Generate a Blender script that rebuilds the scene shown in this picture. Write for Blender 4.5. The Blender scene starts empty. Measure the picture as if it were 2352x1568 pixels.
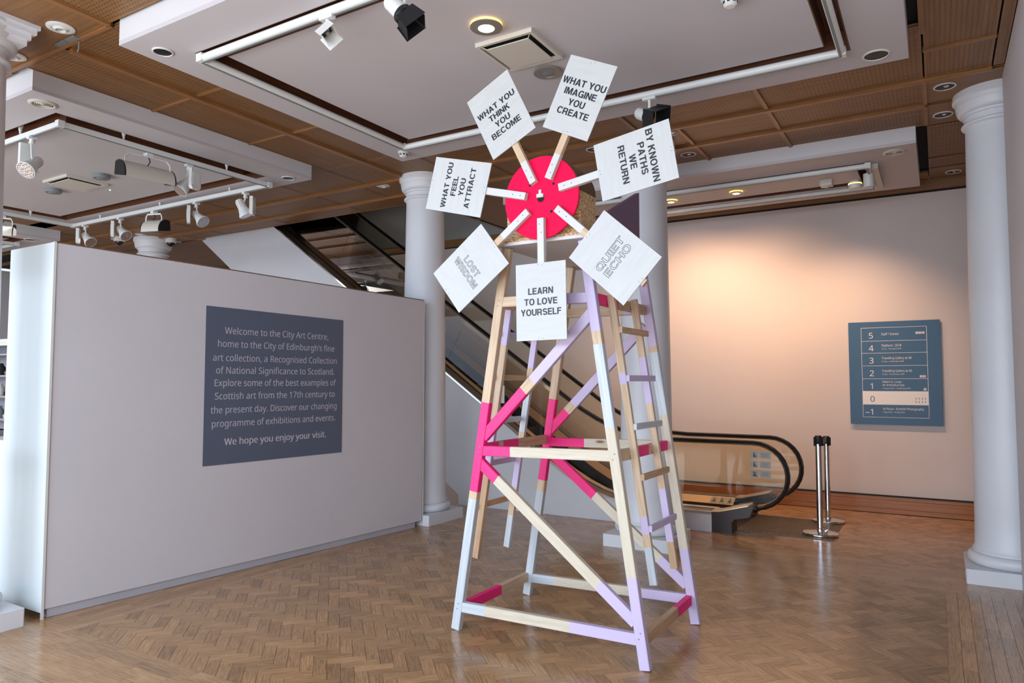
import bpy, bmesh, math, random, os
from mathutils import Vector, Matrix
random.seed(7)
SC = bpy.context.scene
COL = SC.collection
PI = math.pi

# ------------------------------------------------------------------ camera
FPX, YAW, PITCH = 1631.1, 0.5402, 0.0560
cd = bpy.data.cameras.new('camera'); cam = bpy.data.objects.new('camera', cd); COL.objects.link(cam)
cd.sensor_width = 36.0; cd.lens = FPX / 2352 * 36.0; cd.clip_start = 0.05; cd.clip_end = 200
_fw = Vector((-math.sin(YAW), math.cos(YAW), 0)); _rt = Vector((math.cos(YAW), math.sin(YAW), 0)); _up = Vector((0, 0, 1))
_f2 = _fw * math.cos(PITCH) + _up * math.sin(PITCH); _u2 = _up * math.cos(PITCH) - _fw * math.sin(PITCH)
_m = Matrix.Identity(4)
for i in range(3):
    _m[i][0] = _rt[i]; _m[i][1] = _u2[i]; _m[i][2] = -_f2[i]
_m[2][3] = 1.55
cam.matrix_world = _m
SC.camera = cam

# ------------------------------------------------------------------ world, lights, exposure
SC.view_settings.view_transform = 'Standard'; SC.view_settings.look = 'None'
SC.view_settings.gamma = 1.0; SC.view_settings.use_curve_mapping = False
SC.view_settings.exposure = 0.95
SC.cycles.use_denoising = True
SC.cycles.max_bounces = 8; SC.cycles.diffuse_bounces = 5; SC.cycles.glossy_bounces = 4
SC.cycles.transparent_max_bounces = 16; SC.cycles.caustics_reflective = False; SC.cycles.caustics_refractive = False
SC.cycles.sample_clamp_indirect = 6.0
w = bpy.data.worlds.new('world'); SC.world = w; w.use_nodes = True
bg = w.node_tree.nodes['Background']; bg.inputs[0].default_value = (0.62, 0.72, 0.90, 1); bg.inputs[1].default_value = 0.9

def area(name, loc, rot, sx, sy, power, color, spread=PI):
    l = bpy.data.lights.new(name, 'AREA'); l.shape = 'RECTANGLE'; l.size = sx; l.size_y = sy
    l.energy = power; l.color = color; l.spread = spread
    o = bpy.data.objects.new(name, l); o.location = loc; o.rotation_euler = rot; COL.objects.link(o); return o
def spot(name, loc, target, power, color, angle, blend=0.6, r=0.03):
    l = bpy.data.lights.new(name, 'SPOT'); l.energy = power; l.color = color; l.spot_size = angle; l.spot_blend = blend
    l.shadow_soft_size = r
    o = bpy.data.objects.new(name, l); o.location = loc; COL.objects.link(o)
    o.rotation_euler = (Vector(target) - Vector(loc)).to_track_quat('-Z', 'Y').to_euler(); return o
# daylight outside the street windows (behind the camera): sky from above, pavement bounce from below
area('sky_daylight', (-4.5, -4.2, 4.4), (math.radians(62), 0, 0), 15.0, 4.0, 1150, (0.64, 0.80, 1.0))
area('street_bounce', (-4.5, -3.4, 0.35), (math.radians(125), 0, 0), 15.0, 2.6, 420, (0.95, 0.95, 0.97))
area('shop_area_light', (-11.5, 4.5, 3.5), (0, 0, 0), 3.0, 2.0, 40, (1.0, 0.95, 0.9))  # downward area lamp near the shop shelving, no fitting built for it
WARM = (1.0, 0.62, 0.38)
spot('wall_spot_1', (-1.94, 8.20, 3.68), (-2.0, 9.5, 1.5), 60, WARM, math.radians(120), 0.9)
spot('wall_spot_2', (-2.70, 8.20, 3.68), (-2.9, 9.5, 1.6), 78, WARM, math.radians(120), 0.9)
spot('wall_spot_3', (-0.75, 8.30, 3.55), (-1.1, 9.6, 0.5), 60, WARM, math.radians(110), 0.9)
spot('raft_lamp', (-2.32, 3.57, 3.60), (-2.32, 3.57, 0), 12, (1.0, 0.75, 0.4), math.radians(110), 0.9)

# ------------------------------------------------------------------ materials
MATS = {}
def nodemat(name):
    m = bpy.data.materials.new(name); m.use_nodes = True; nt = m.node_tree
    b = nt.nodes['Principled BSDF']; MATS[name] = m; return m, nt, b
def N(nt, t, **k):
    n = nt.nodes.new(t)
    for a, v in k.items(): setattr(n, a, v)
    return n
def L(nt, a, b): nt.links.new(a, b)
def plain(name, col, rough=0.5, metal=0.0, var=0.0, scale=3.0, bump=0.0, bscale=60.0, spec=0.5, emit=None, es=1.0):
    m, nt, b = nodemat(name)
    b.inputs['Base Color'].default_value = (*col, 1); b.inputs['Roughness'].default_value = rough
    b.inputs['Metallic'].default_value = metal; b.inputs['Specular IOR Level'].default_value = spec
    tc = N(nt, 'ShaderNodeTexCoord')
    if var > 0:
        n = N(nt, 'ShaderNodeTexNoise'); n.inputs['Scale'].default_value = scale; n.inputs['Detail'].default_value = 5
        L(nt, tc.outputs['Object'], n.inputs['Vector'])
        mr = N(nt, 'ShaderNodeMapRange'); mr.inputs[1].default_value = 0.3; mr.inputs[2].default_value = 0.7
        mr.inputs[3].default_value = 1 - var; mr.inputs[4].default_value = 1 + var
        L(nt, n.outputs[0], mr.inputs[0])
        mx = N(nt, 'ShaderNodeVectorMath', operation='SCALE'); mx.inputs[0].default_value = col
        L(nt, mr.outputs[0], mx.inputs['Scale']); L(nt, mx.outputs[0], b.inputs['Base Color'])
    if bump > 0:
        n2 = N(nt, 'ShaderNodeTexNoise'); n2.inputs['Scale'].default_value = bscale; n2.inputs['Detail'].default_value = 4
        L(nt, tc.outputs['Object'], n2.inputs['Vector'])
        bp = N(nt, 'ShaderNodeBump'); bp.inputs['Strength'].default_value = bump; bp.inputs['Distance'].default_value = 0.01
        L(nt, n2.outputs[0], bp.inputs['Height']); L(nt, bp.outputs[0], b.inputs['Normal'])
    if emit:
        b.inputs['Emission Color'].default_value = (*emit, 1); b.inputs['Emission Strength'].default_value = es
    return m
def wood(name, c1, c2, rough=0.45, grain=1.0, knots=False, paint=None, cover=0.0, rnd=False, gscale=(3.0, 60.0), bump=0.15, tone=0.0, spec=0.5):
    """grain runs along UV.x (metres).  paint=(colour) laid over the timber so the grain barely shows."""
    m, nt, b = nodemat(name)
    uv = N(nt, 'ShaderNodeUVMap'); uv.uv_map = 'uv'
    mp = N(nt, 'ShaderNodeMapping'); mp.inputs['Scale'].default_value = (gscale[0], gscale[1], 1); L(nt, uv.outputs[0], mp.inputs[0])
    n = N(nt, 'ShaderNodeTexNoise'); n.inputs['Scale'].default_value = 1.0; n.inputs['Detail'].default_value = 6; n.inputs['Distortion'].default_value = 0.6
    L(nt, mp.outputs[0], n.inputs['Vector'])
    r = N(nt, 'ShaderNodeValToRGB'); r.color_ramp.elements[0].position = 0.32; r.color_ramp.elements[1].position = 0.68
    r.color_ramp.elements[0].color = (*c1, 1); r.color_ramp.elements[1].color = (*c2, 1)
    L(nt, n.outputs[0], r.inputs[0]); out = r.outputs[0]
    if rnd:
        at = N(nt, 'ShaderNodeAttribute', attribute_name='tone')
        mr = N(nt, 'ShaderNodeMapRange'); mr.inputs[3].default_value = 1 - tone; mr.inputs[4].default_value = 1 + tone
        L(nt, at.outputs['Fac'], mr.inputs[0])
        sc = N(nt, 'ShaderNodeVectorMath', operation='SCALE'); L(nt, out, sc.inputs[0]); L(nt, mr.outputs[0], sc.inputs['Scale']); out = sc.outputs[0]
    if knots:
        mp2 = N(nt, 'ShaderNodeMapping'); mp2.inputs['Scale'].default_value = (2.6, 9.0, 1); L(nt, uv.outputs[0], mp2.inputs[0])
        v = N(nt, 'ShaderNodeTexVoronoi'); v.inputs['Scale'].default_value = 1.0; L(nt, mp2.outputs[0], v.inputs['Vector'])
        kr = N(nt, 'ShaderNodeMapRange'); kr.inputs[1].default_value = 0.05; kr.inputs[2].default_value = 0.12
        kr.inputs[3].default_value = 1.0; kr.inputs[4].default_value = 0.0; L(nt, v.outputs['Distance'], kr.inputs[0])
        mx = N(nt, 'ShaderNodeMix', data_type='RGBA'); L(nt, kr.outputs[0], mx.inputs[0]); L(nt, out, mx.inputs[6])
        mx.inputs[7].default_value = (0.22, 0.09, 0.035, 1); out = mx.outputs[2]
    if paint:
        n3 = N(nt, 'ShaderNodeTexNoise'); n3.inputs['Scale'].default_value = 9.0; n3.inputs['Detail'].default_value = 5; L(nt, mp.outputs[0], n3.inputs['Vector']); n3.inputs['Scale'].default_value = 0.8
        mr = N(nt, 'ShaderNodeMapRange'); mr.inputs[1].default_value = 0.35; mr.inputs[2].default_value = 0.75
        mr.inputs[3].default_value = cover; mr.inputs[4].default_value = 1.0; L(nt, n3.outputs[0], mr.inputs[0])
        mx = N(nt, 'ShaderNodeMix', data_type='RGBA'); L(nt, mr.outputs[0], mx.inputs[0]); L(nt, out, mx.inputs[6])
        mx.inputs[7].default_value = (*paint, 1); out = mx.outputs[2]
    L(nt, out, b.inputs['Base Color'])
    b.inputs['Roughness'].default_value = rough; b.inputs['Specular IOR Level'].default_value = spec
    if bump > 0:
        bp = N(nt, 'ShaderNodeBump'); bp.inputs['Strength'].default_value = bump; bp.inputs['Distance'].default_value = 0.002
        L(nt, n.outputs[0], bp.inputs['Height']); L(nt, bp.outputs[0], b.inputs['Normal'])
    return m
def perforated(name, c1, c2):
    m = wood(name, c1, c2, rough=0.5, gscale=(2.0, 30.0), bump=0.0); nt = m.node_tree; b = nt.nodes['Principled BSDF']
    src = b.inputs['Base Color'].links[0].from_socket
    g = N(nt, 'ShaderNodeNewGeometry')
    d = N(nt, 'ShaderNodeVectorMath', operation='SCALE'); d.inputs['Scale'].default_value = 1 / 0.030; L(nt, g.outputs['Position'], d.inputs[0])
    fr = N(nt, 'ShaderNodeVectorMath', operation='FRACTION'); L(nt, d.outputs[0], fr.inputs[0])
    sb = N(nt, 'ShaderNodeVectorMath', operation='SUBTRACT'); L(nt, fr.outputs[0], sb.inputs[0]); sb.inputs[1].default_value = (0.5, 0.5, 0)
    ml = N(nt, 'ShaderNodeVectorMath', operation='MULTIPLY'); L(nt, sb.outputs[0], ml.inputs[0]); ml.inputs[1].default_value = (1, 1, 0)
    ln = N(nt, 'ShaderNodeVectorMath', operation='LENGTH'); L(nt, ml.outputs[0], ln.inputs[0])
    mr = N(nt, 'ShaderNodeMapRange'); mr.inputs[1].default_value = 0.13; mr.inputs[2].default_value = 0.19
    mr.inputs[3].default_value = 1.0; mr.inputs[4].default_value = 0.0; L(nt, ln.outputs['Value'], mr.inputs[0])
    mx = N(nt, 'ShaderNodeMix', data_type='RGBA'); L(nt, mr.outputs[0], mx.inputs[0]); L(nt, src, mx.inputs[6])
    mx.inputs[7].default_value = (0.012, 0.006, 0.003, 1); L(nt, mx.outputs[2], b.inputs['Base Color'])
    return m
def thin_glass(name, tint, gloss=1.0):
    m, nt, b = nodemat(name); nt.nodes.remove(b); o = nt.nodes['Material Output']
    t = N(nt, 'ShaderNodeBsdfTransparent'); t.inputs[0].default_value = (*tint, 1)
    g = N(nt, 'ShaderNodeBsdfGlossy'); g.inputs['Roughness'].default_value = 0.01; g.inputs[0].default_value = (gloss, gloss, gloss, 1)
    f = N(nt, 'ShaderNodeFresnel'); f.inputs[0].default_value = 1.42
    mx = N(nt, 'ShaderNodeMixShader'); L(nt, f.outputs[0], mx.inputs[0]); L(nt, t.outputs[0], mx.inputs[1]); L(nt, g.outputs[0], mx.inputs[2])
    L(nt, mx.outputs[0], o.inputs[0]); return m
def osb(name):
    m, nt, b = nodemat(name); tc = N(nt, 'ShaderNodeTexCoord')
    mp = N(nt, 'ShaderNodeMapping'); mp.inputs['Scale'].default_value = (22, 22, 60); L(nt, tc.outputs['Object'], mp.inputs[0])
    v = N(nt, 'ShaderNodeTexVoronoi'); v.inputs['Scale'].default_value = 3.4; v.inputs['Randomness'].default_value = 1.0; L(nt, mp.outputs[0], v.inputs['Vector'])
    r = N(nt, 'ShaderNodeValToRGB'); e = r.color_ramp.elements
    e[0].position = 0.0; e[0].color = (0.22, 0.11, 0.04, 1); e[1].position = 1.0; e[1].color = (0.72, 0.50, 0.28, 1)
    x = e.new(0.35); x.color = (0.50, 0.31, 0.15, 1); x = e.new(0.6); x.color = (0.60, 0.40, 0.20, 1)
    s = N(nt, 'ShaderNodeSeparateColor'); L(nt, v.outputs['Color'], s.inputs[0]); L(nt, s.outputs[0], r.inputs[0])
    L(nt, r.outputs[0], b.inputs['Base Color']); b.inputs['Roughness'].default_value = 0.6
    return m

M_WALL = plain('wall_paint', (0.62, 0.60, 0.61), 0.7, var=0.015, scale=0.8, bump=0.03)
M_BACK = plain('back_wall_paint', (0.66, 0.58, 0.54), 0.75, var=0.01, scale=0.6, bump=0.02)
M_PART = plain('partition_paint', (0.60, 0.58, 0.60), 0.55, var=0.02, scale=1.2, bump=0.03)
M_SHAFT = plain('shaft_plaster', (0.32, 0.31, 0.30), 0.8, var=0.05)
M_RAFT = plain('raft_paint', (0.56, 0.535, 0.55), 0.75, var=0.03, scale=1.1)
M_RAFTEDGE = plain('raft_edge_paint', (0.66, 0.65, 0.66), 0.6, var=0.02)
M_WHITE = plain('white_gloss_paint', (0.72, 0.735, 0.76), 0.38, var=0.015, scale=5, bump=0.05, bscale=25)
M_CLAD = plain('escalator_cladding_paint', (0.60, 0.60, 0.62), 0.35, var=0.03, scale=2)
M_ENDPANEL = plain('back_painted_glass', (0.78, 0.84, 0.84), 0.12, var=0.01)
M_SKIRT = plain('grey_skirting', (0.42, 0.42, 0.46), 0.5, var=0.05)
M_PLY = plain('raw_edge', (0.16, 0.09, 0.05), 0.7)
M_DARK = plain('dark_void', (0.012, 0.010, 0.009), 0.9)
M_FIX = plain('white_fitting', (0.72, 0.73, 0.70), 0.35)
M_CREAM = plain('cream_fitting', (0.62, 0.58, 0.50), 0.45)
M_GREYFIX = plain('grey_fitting', (0.20, 0.22, 0.22), 0.5)
M_SATIN = plain('satin_ring', (0.38, 0.35, 0.31), 0.35, metal=0.6)
M_BLACK = plain('black_metal', (0.006, 0.006, 0.007), 0.45)
M_RUBBER = plain('black_handrail', (0.006, 0.005, 0.006), 0.3)
M_CHROME = plain('chrome', (0.75, 0.75, 0.76), 0.12, metal=1.0)
M_REFL = plain('lamp_reflector', (0.8, 0.8, 0.85), 0.15, metal=1.0, bump=0.5, bscale=80)
M_GOLD = plain('brass_deck', (0.78, 0.58, 0.36), 0.28, metal=0.9)
M_BRONZE = plain('bronze_trim', (0.20, 0.16, 0.12), 0.35, metal=0.7)
M_DKMETAL = plain('dark_skirt_panel', (0.045, 0.035, 0.035), 0.35, metal=0.3)
M_STEP = plain('step_metal', (0.035, 0.033, 0.032), 0.4, metal=0.5)
M_RIB = plain('comb_plate_rib', (0.30, 0.22, 0.15), 0.4, metal=0.6)
M_SIGN = plain('blue_sign', (0.030, 0.098, 0.190), 0.45)
M_VINYL = plain('slate_vinyl', (0.095, 0.115, 0.165), 0.5)
M_SIGNTXT = plain('sign_print', (0.80, 0.76, 0.72), 0.5)
M_VINYLTXT = plain('vinyl_print', (0.50, 0.48, 0.53), 0.5)
M_INK = plain('black_lettering', (0.012, 0.014, 0.017), 0.5)
M_OUT = plain('pencil_outline', (0.05, 0.055, 0.06), 0.6)
M_PLAQUE = plain('plaque_grey', (0.30, 0.28, 0.24), 0.4)
M_LAMP = plain('lit_lamp', (1, 0.85, 0.6), 0.5, emit=(1.0, 0.80, 0.45), es=9.0)
M_GLOW = plain('glowing_rim', (1, 0.7, 0.3), 0.5, emit=(1.0, 0.62, 0.16), es=0.9)
M_LED = plain('green_led', (0.2, 1, 0.4), 0.5, emit=(0.3, 1.0, 0.5), es=6)
M_DOME = plain('smoked_dome', (0.01, 0.01, 0.012), 0.08)
M_GLASS = thin_glass('balustrade_glass', (0.90, 0.86, 0.77))
M_PERF = perforated('perforated_oak', (0.195, 0.092, 0.030), (0.275, 0.135, 0.046))
M_OAK = wood('ceiling_oak', (0.20, 0.095, 0.032), (0.28, 0.138, 0.050), 0.45, gscale=(2, 35), bump=0.0)
M_BATTEN = wood('ceiling_batten', (0.22, 0.092, 0.028), (0.34, 0.155, 0.050), 0.4, gscale=(3, 60), bump=0.0)
M_SLOT = wood('slot_liner', (0.09, 0.030, 0.012), (0.14, 0.05, 0.02), 0.5, bump=0.0)
M_BASE = wood('baseboard_oak', (0.25, 0.085, 0.016), (0.36, 0.14, 0.035), 0.35, gscale=(2, 40), bump=0.1)
M_FLOORW = wood('parquet_oak', (0.26, 0.135, 0.055), (0.44, 0.25, 0.118), 0.20, gscale=(9, 110), rnd=True, tone=0.26, bump=0.04, spec=0.45)
M_PLANK = wood('border_oak', (0.28, 0.150, 0.066), (0.46, 0.27, 0.135), 0.19, gscale=(7, 110), rnd=True, tone=0.2, bump=0.04, spec=0.45)
M_JOINT = plain('floor_joint', (0.045, 0.024, 0.012), 0.8)
PINE_A, PINE_B = (0.50, 0.345, 0.215), (0.66, 0.50, 0.34)
M_PINE = wood('bare_pine', PINE_A, PINE_B, 0.5, knots=True, gscale=(4, 75))
M_PINED = wood('bare_pine_darker', (0.42, 0.26, 0.14), (0.58, 0.385, 0.23), 0.5, knots=True, gscale=(4, 60))
M_PINEP = wood('bare_pine_pale', (0.54, 0.46, 0.34), (0.64, 0.57, 0.45), 0.5, knots=True, gscale=(4, 60))
M_PINK = wood('pink_paint', PINE_A, PINE_B, 0.5, paint=(0.86, 0.003, 0.185), cover=0.97, bump=0.08)
M_LILAC = wood('lilac_paint', PINE_A, PINE_B, 0.5, paint=(0.54, 0.46, 0.66), cover=0.88, bump=0.1)
M_SILV = wood('silver_white_paint', (0.26, 0.29, 0.32), (0.42, 0.45, 0.48), 0.38, paint=(0.60, 0.64, 0.67), cover=0.35, bump=0.15)
M_WOODW = wood('white_painted_timber', PINE_A, PINE_B, 0.5, paint=(0.60, 0.60, 0.59), cover=0.94, bump=0.06)
M_BOARD = wood('white_board', (0.46, 0.465, 0.45), (0.52, 0.52, 0.505), 0.55, paint=(0.555, 0.56, 0.545), cover=0.50, gscale=(8, 45), bump=0.05)
M_DISC = plain('fluorescent_pink_disc', (0.83, 0.001, 0.062), 0.6, var=0.05, scale=9, spec=0.15)
M_PURPLE = wood('purple_paint', (0.2, 0.1, 0.2), (0.2, 0.1, 0.2), 0.45, paint=(0.20, 0.125, 0.215), cover=0.95, bump=0.05)
M_OSB = osb('oriented_strand_board')
M_OSBD = plain('bent_ply', (0.13, 0.065, 0.03), 0.6, var=0.1, scale=12)

# ------------------------------------------------------------------ mesh helpers
class MB:
    def __init__(s): s.v = []; s.f = []; s.mi = []; s.uv = []; s.m = []; s.tone = []; s.sm = []
    def mat(s, m):
        if m not in s.m: s.m.append(m)
        return s.m.index(m)
    def face(s, idx, m, uvs=None, tone=0.5, smooth=False):
        s.f.append(tuple(idx)); s.mi.append(s.mat(m)); s.uv.append(uvs or [(0, 0)] * len(idx)); s.tone.append(tone); s.sm.append(smooth)
    def prism(s, pts, d, m, caps=(True, True), tone=0.5, au=None, sidem=None, off=(0, 0)):
        """extrude polygon pts (3D, ordered) by vector d"""
        n = len(pts); b = len(s.v); P = [Vector(p) for p in pts]; d = Vector(d)
        s.v += [tuple(p) for p in P] + [tuple(p + d) for p in P]
        nrm = Vector((0, 0, 0))
        for i in range(n): nrm += P[i].cross(P[(i + 1) % n])
        flip = nrm.dot(d) > 0
        if au is None:
            e = [(P[(i + 1) % n] - P[i]) for i in range(n)]; au = max(e, key=lambda q: q.length)
        au = Vector(au).normalized(); nn = nrm.normalized(); av = nn.cross(au)
        def q(p): return (p.dot(au) + off[0], p.dot(av) + off[1])
        f0 = list(range(n)); f1 = [i + n for i in range(n)]
        if flip: f0 = f0[::-1]
        else: f1 = f1[::-1]
        if caps[0]: s.face([b + i for i in f0], m, [q(P[i]) for i in f0], tone)
        if caps[1]: s.face([b + i for i in f1], m, [q(P[i - n] + d) for i in f1], tone)
        for i in range(n):
            j = (i + 1) % n; ids = [i, i + n, j + n, j] if flip is False else [i, j, j + n, i + n]
            co = {i: P[i], j: P[j], i + n: P[i] + d, j + n: P[j] + d}
            sv = d.normalized()
            e = (P[j] - P[i]); al = e.normalized() if e.length > 0 else au
            if abs(al.dot(au)) > abs(sv.dot(au)): u_, v_ = au, sv
            else: u_, v_ = (au if abs(sv.dot(au)) > 0.5 else sv), al
            s.face([b + k for k in ids], sidem or m, [(co[k].dot(u_) + off[0], co[k].dot(v_) + off[1] + 0.37) for k in ids], tone)
        return s
    def box(s, x0, x1, y0, y1, z0, z1, m, tone=0.5, au=None, off=(0, 0)):
        return s.prism([(x0, y0, z0), (x1, y0, z0), (x1, y1, z0), (x0, y1, z0)], (0, 0, z1 - z0), m, tone=tone, au=au, off=off)
    def bar(s, a, b, side, w, t, bands):
        """timber from a to b; 'side' = unit vector across its width w; thickness t along axis x side; bands = [(t0,t1,mat)]"""
        a = Vector(a); b = Vector(b); ax = (b - a); ln = ax.length; ax.normalize()
        side = (Vector(side) - ax * Vector(side).dot(ax)).normalized(); th = ax.cross(side)
        ch = min(0.003, w * 0.08, t * 0.08)
        prof = [(-w/2+ch, -t/2), (w/2-ch, -t/2), (w/2, -t/2+ch), (w/2, t/2-ch), (w/2-ch, t/2), (-w/2+ch, t/2), (-w/2, t/2-ch), (-w/2, -t/2+ch)]
        off = random.random() * 9
        for (t0, t1, m) in bands:
            p0 = a + ax * ln * t0
            s.prism([p0 + side * x + th * y for x, y in prof], ax * ln * (t1 - t0), m, caps=(t0 == 0, t1 == 1), au=ax, off=(off, off))
        return s
    def lathe(s, prof, c, m, seg=32, axis=(0, 0, 1), smooth=True, a0=0, a1=2 * PI):
        """prof = [(r, h)], spun about axis through c"""
        ax = Vector(axis).normalized(); t = Vector((1, 0, 0)) if abs(ax.x) < 0.9 else Vector((0, 1, 0))
        e1 = ax.cross(t).normalized(); e2 = ax.cross(e1); c = Vector(c); full = abs(a1 - a0 - 2 * PI) < 1e-6
        n = seg if full else seg + 1; b = len(s.v)
        for r, h in prof:
            for k in range(n):
                an = a0 + (a1 - a0) * k / seg; s.v.append(tuple(c + ax * h + (e1 * math.cos(an) + e2 * math.sin(an)) * r))
        mm = m if isinstance(m, (list, tuple)) else [m] * (len(prof) - 1)
        for i in range(len(prof) - 1):
            for k in range(seg):
                k2 = (k + 1) % n
                s.face([b + i * n + k, b + (i + 1) * n + k, b + (i + 1) * n + k2, b + i * n + k2][::-1], mm[i], smooth=smooth)
        if full:
            if prof[0][0] > 1e-6: s.face([b + k for k in range(n)], mm[0])
            if prof[-1][0] > 1e-6: s.face([b + (len(prof) - 1) * n + k for k in range(n)][::-1], mm[-1])
        return s
    def tube(s, path, r, m, seg=8, caps=True, flat=None):
        P = [Vector(p) for p in path]; b = len(s.v); n = len(P); up = None
        for i, p in enumerate(P):
            t = ((P[min(i + 1, n - 1)] - P[max(i - 1, 0)])).normalized()
            if up is None: up = Vector((0, 0, 1)) if abs(t.z) < 0.9 else Vector((0, 1, 0))
            e1 = t.cross(up).normalized(); e2 = e1.cross(t).normalized(); up = e2
            for k in range(seg):
                an = 2 * PI * k / seg; rx, ry = (r, r) if flat is None else flat
                s.v.append(tuple(p + e1 * math.cos(an) * rx + e2 * math.sin(an) * ry))
        for i in range(n - 1):
            for k in range(seg):
                k2 = (k + 1) % seg
                s.face([b + i * seg + k, b + i * seg + k2, b + (i + 1) * seg + k2, b + (i + 1) * seg + k], m, smooth=True)
        if caps:
            s.face([b + k for k in range(seg)][::-1], m); s.face([b + (n - 1) * seg + k for k in range(seg)], m)
        return s
    def build(s, name, parent=None, label=None, loc=None):
        me = bpy.data.meshes.new(name); me.from_pydata(s.v, [], s.f)
        for m in s.m: me.materials.append(m)
        me.polygons.foreach_set('material_index', s.mi); me.polygons.foreach_set('use_smooth', s.sm)
        uvl = me.uv_layers.new(name='uv'); flat = [c for f in s.uv for q in f for c in q]; uvl.data.foreach_set('uv', flat)
        at = me.attributes.new('tone', 'FLOAT', 'FACE'); at.data.foreach_set('value', s.tone)
        if any(s.sm): me.set_sharp_from_angle(angle=math.radians(32))
        me.update()
        o = bpy.data.objects.new(name, me); COL.objects.link(o)
        if parent is not None:
            o.parent = parent; o.matrix_parent_inverse = Matrix.Translation(-Vector(parent.location))
        if label: o['label'] = label
        return o
def tag(o, label=None, cat=None, group=None, kind=None):
    if label: o['label'] = label
    if cat: o['category'] = cat
    if group: o['group'] = group
    if kind: o['kind'] = kind
    return o
def thing(name, label, cat, loc, group=None):
    o = bpy.data.objects.new(name, None); o.location = loc; o.empty_display_size = 0.05; COL.objects.link(o)
    return tag(o, label, cat, group)
def struct(o): o['kind'] = 'structure'; return o

_fd = bpy.utils.system_resource('DATAFILES', path='fonts')
def font(fn):
    try: return bpy.data.fonts.load(os.path.join(_fd, fn), check_existing=True)
    except Exception: return None
F_INTER = font('Inter.woff2'); F_NOTO = font('NotoSansHebrew-Regular.woff2')
def text(name, body, size, m, mat4, parent, align='CENTER', offset=0.0, fnt=None, fitw=None, outline=0.0, spacing=1.0, xs=1.0, ext=0.0004, line=1.0):
    cu = bpy.data.curves.new(name, 'FONT'); cu.body = body; cu.size = size; cu.align_x = align; cu.align_y = 'CENTER'
    cu.offset = offset; cu.space_character = spacing; cu.space_line = line; cu.resolution_u = 3
    if fnt: cu.font = fnt
    if outline > 0:
        cu.fill_mode = 'NONE'; cu.bevel_depth = outline; cu.bevel_resolution = 0
    else: cu.extrude = ext
    o = bpy.data.objects.new(name + '_tmp', cu); COL.objects.link(o)
    bpy.context.view_layer.update()
    me = bpy.data.meshes.new_from_object(o.evaluated_get(bpy.context.evaluated_depsgraph_get()))
    bpy.data.objects.remove(o)
    me.name = name
    if fitw:
        xsn = [v.co.x for v in me.vertices]; wd = max(xsn) - min(xsn); xs = fitw / wd
    for v in me.vertices: v.co.x *= xs
    me.materials.clear(); me.materials.append(m)
    ob = bpy.data.objects.new(name, me); COL.objects.link(ob)
    if parent is not None:
        ob.parent = parent; ob.matrix_parent_inverse = Matrix.Identity(4)
        ob.matrix_local = Matrix.Translation(-WLOC(parent)) @ mat4
    else: ob.matrix_world = mat4
    return ob
def WLOC(o):
    v = Vector((0, 0, 0))
    return Vector(o.location) if o.parent is None else WLOC(o.parent) + Vector(o.location) + (o.matrix_parent_inverse.translation if o.parent else v)
def frame(org, x, y):
    x = Vector(x).normalized(); y = Vector(y).normalized(); z = x.cross(y)
    m = Matrix.Identity(4)
    for i in range(3): m[i][0] = x[i]; m[i][1] = y[i]; m[i][2] = z[i]; m[i][3] = org[i]
    return m
def proj(p):
    d = Vector(p) - Vector((0, 0, 1.55)); z = d.dot(_f2)
    if z <= 0.1: return None
    return 1176 + FPX * d.dot(_rt) / z, 784 - FPX * d.dot(_u2) / z, z


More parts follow.
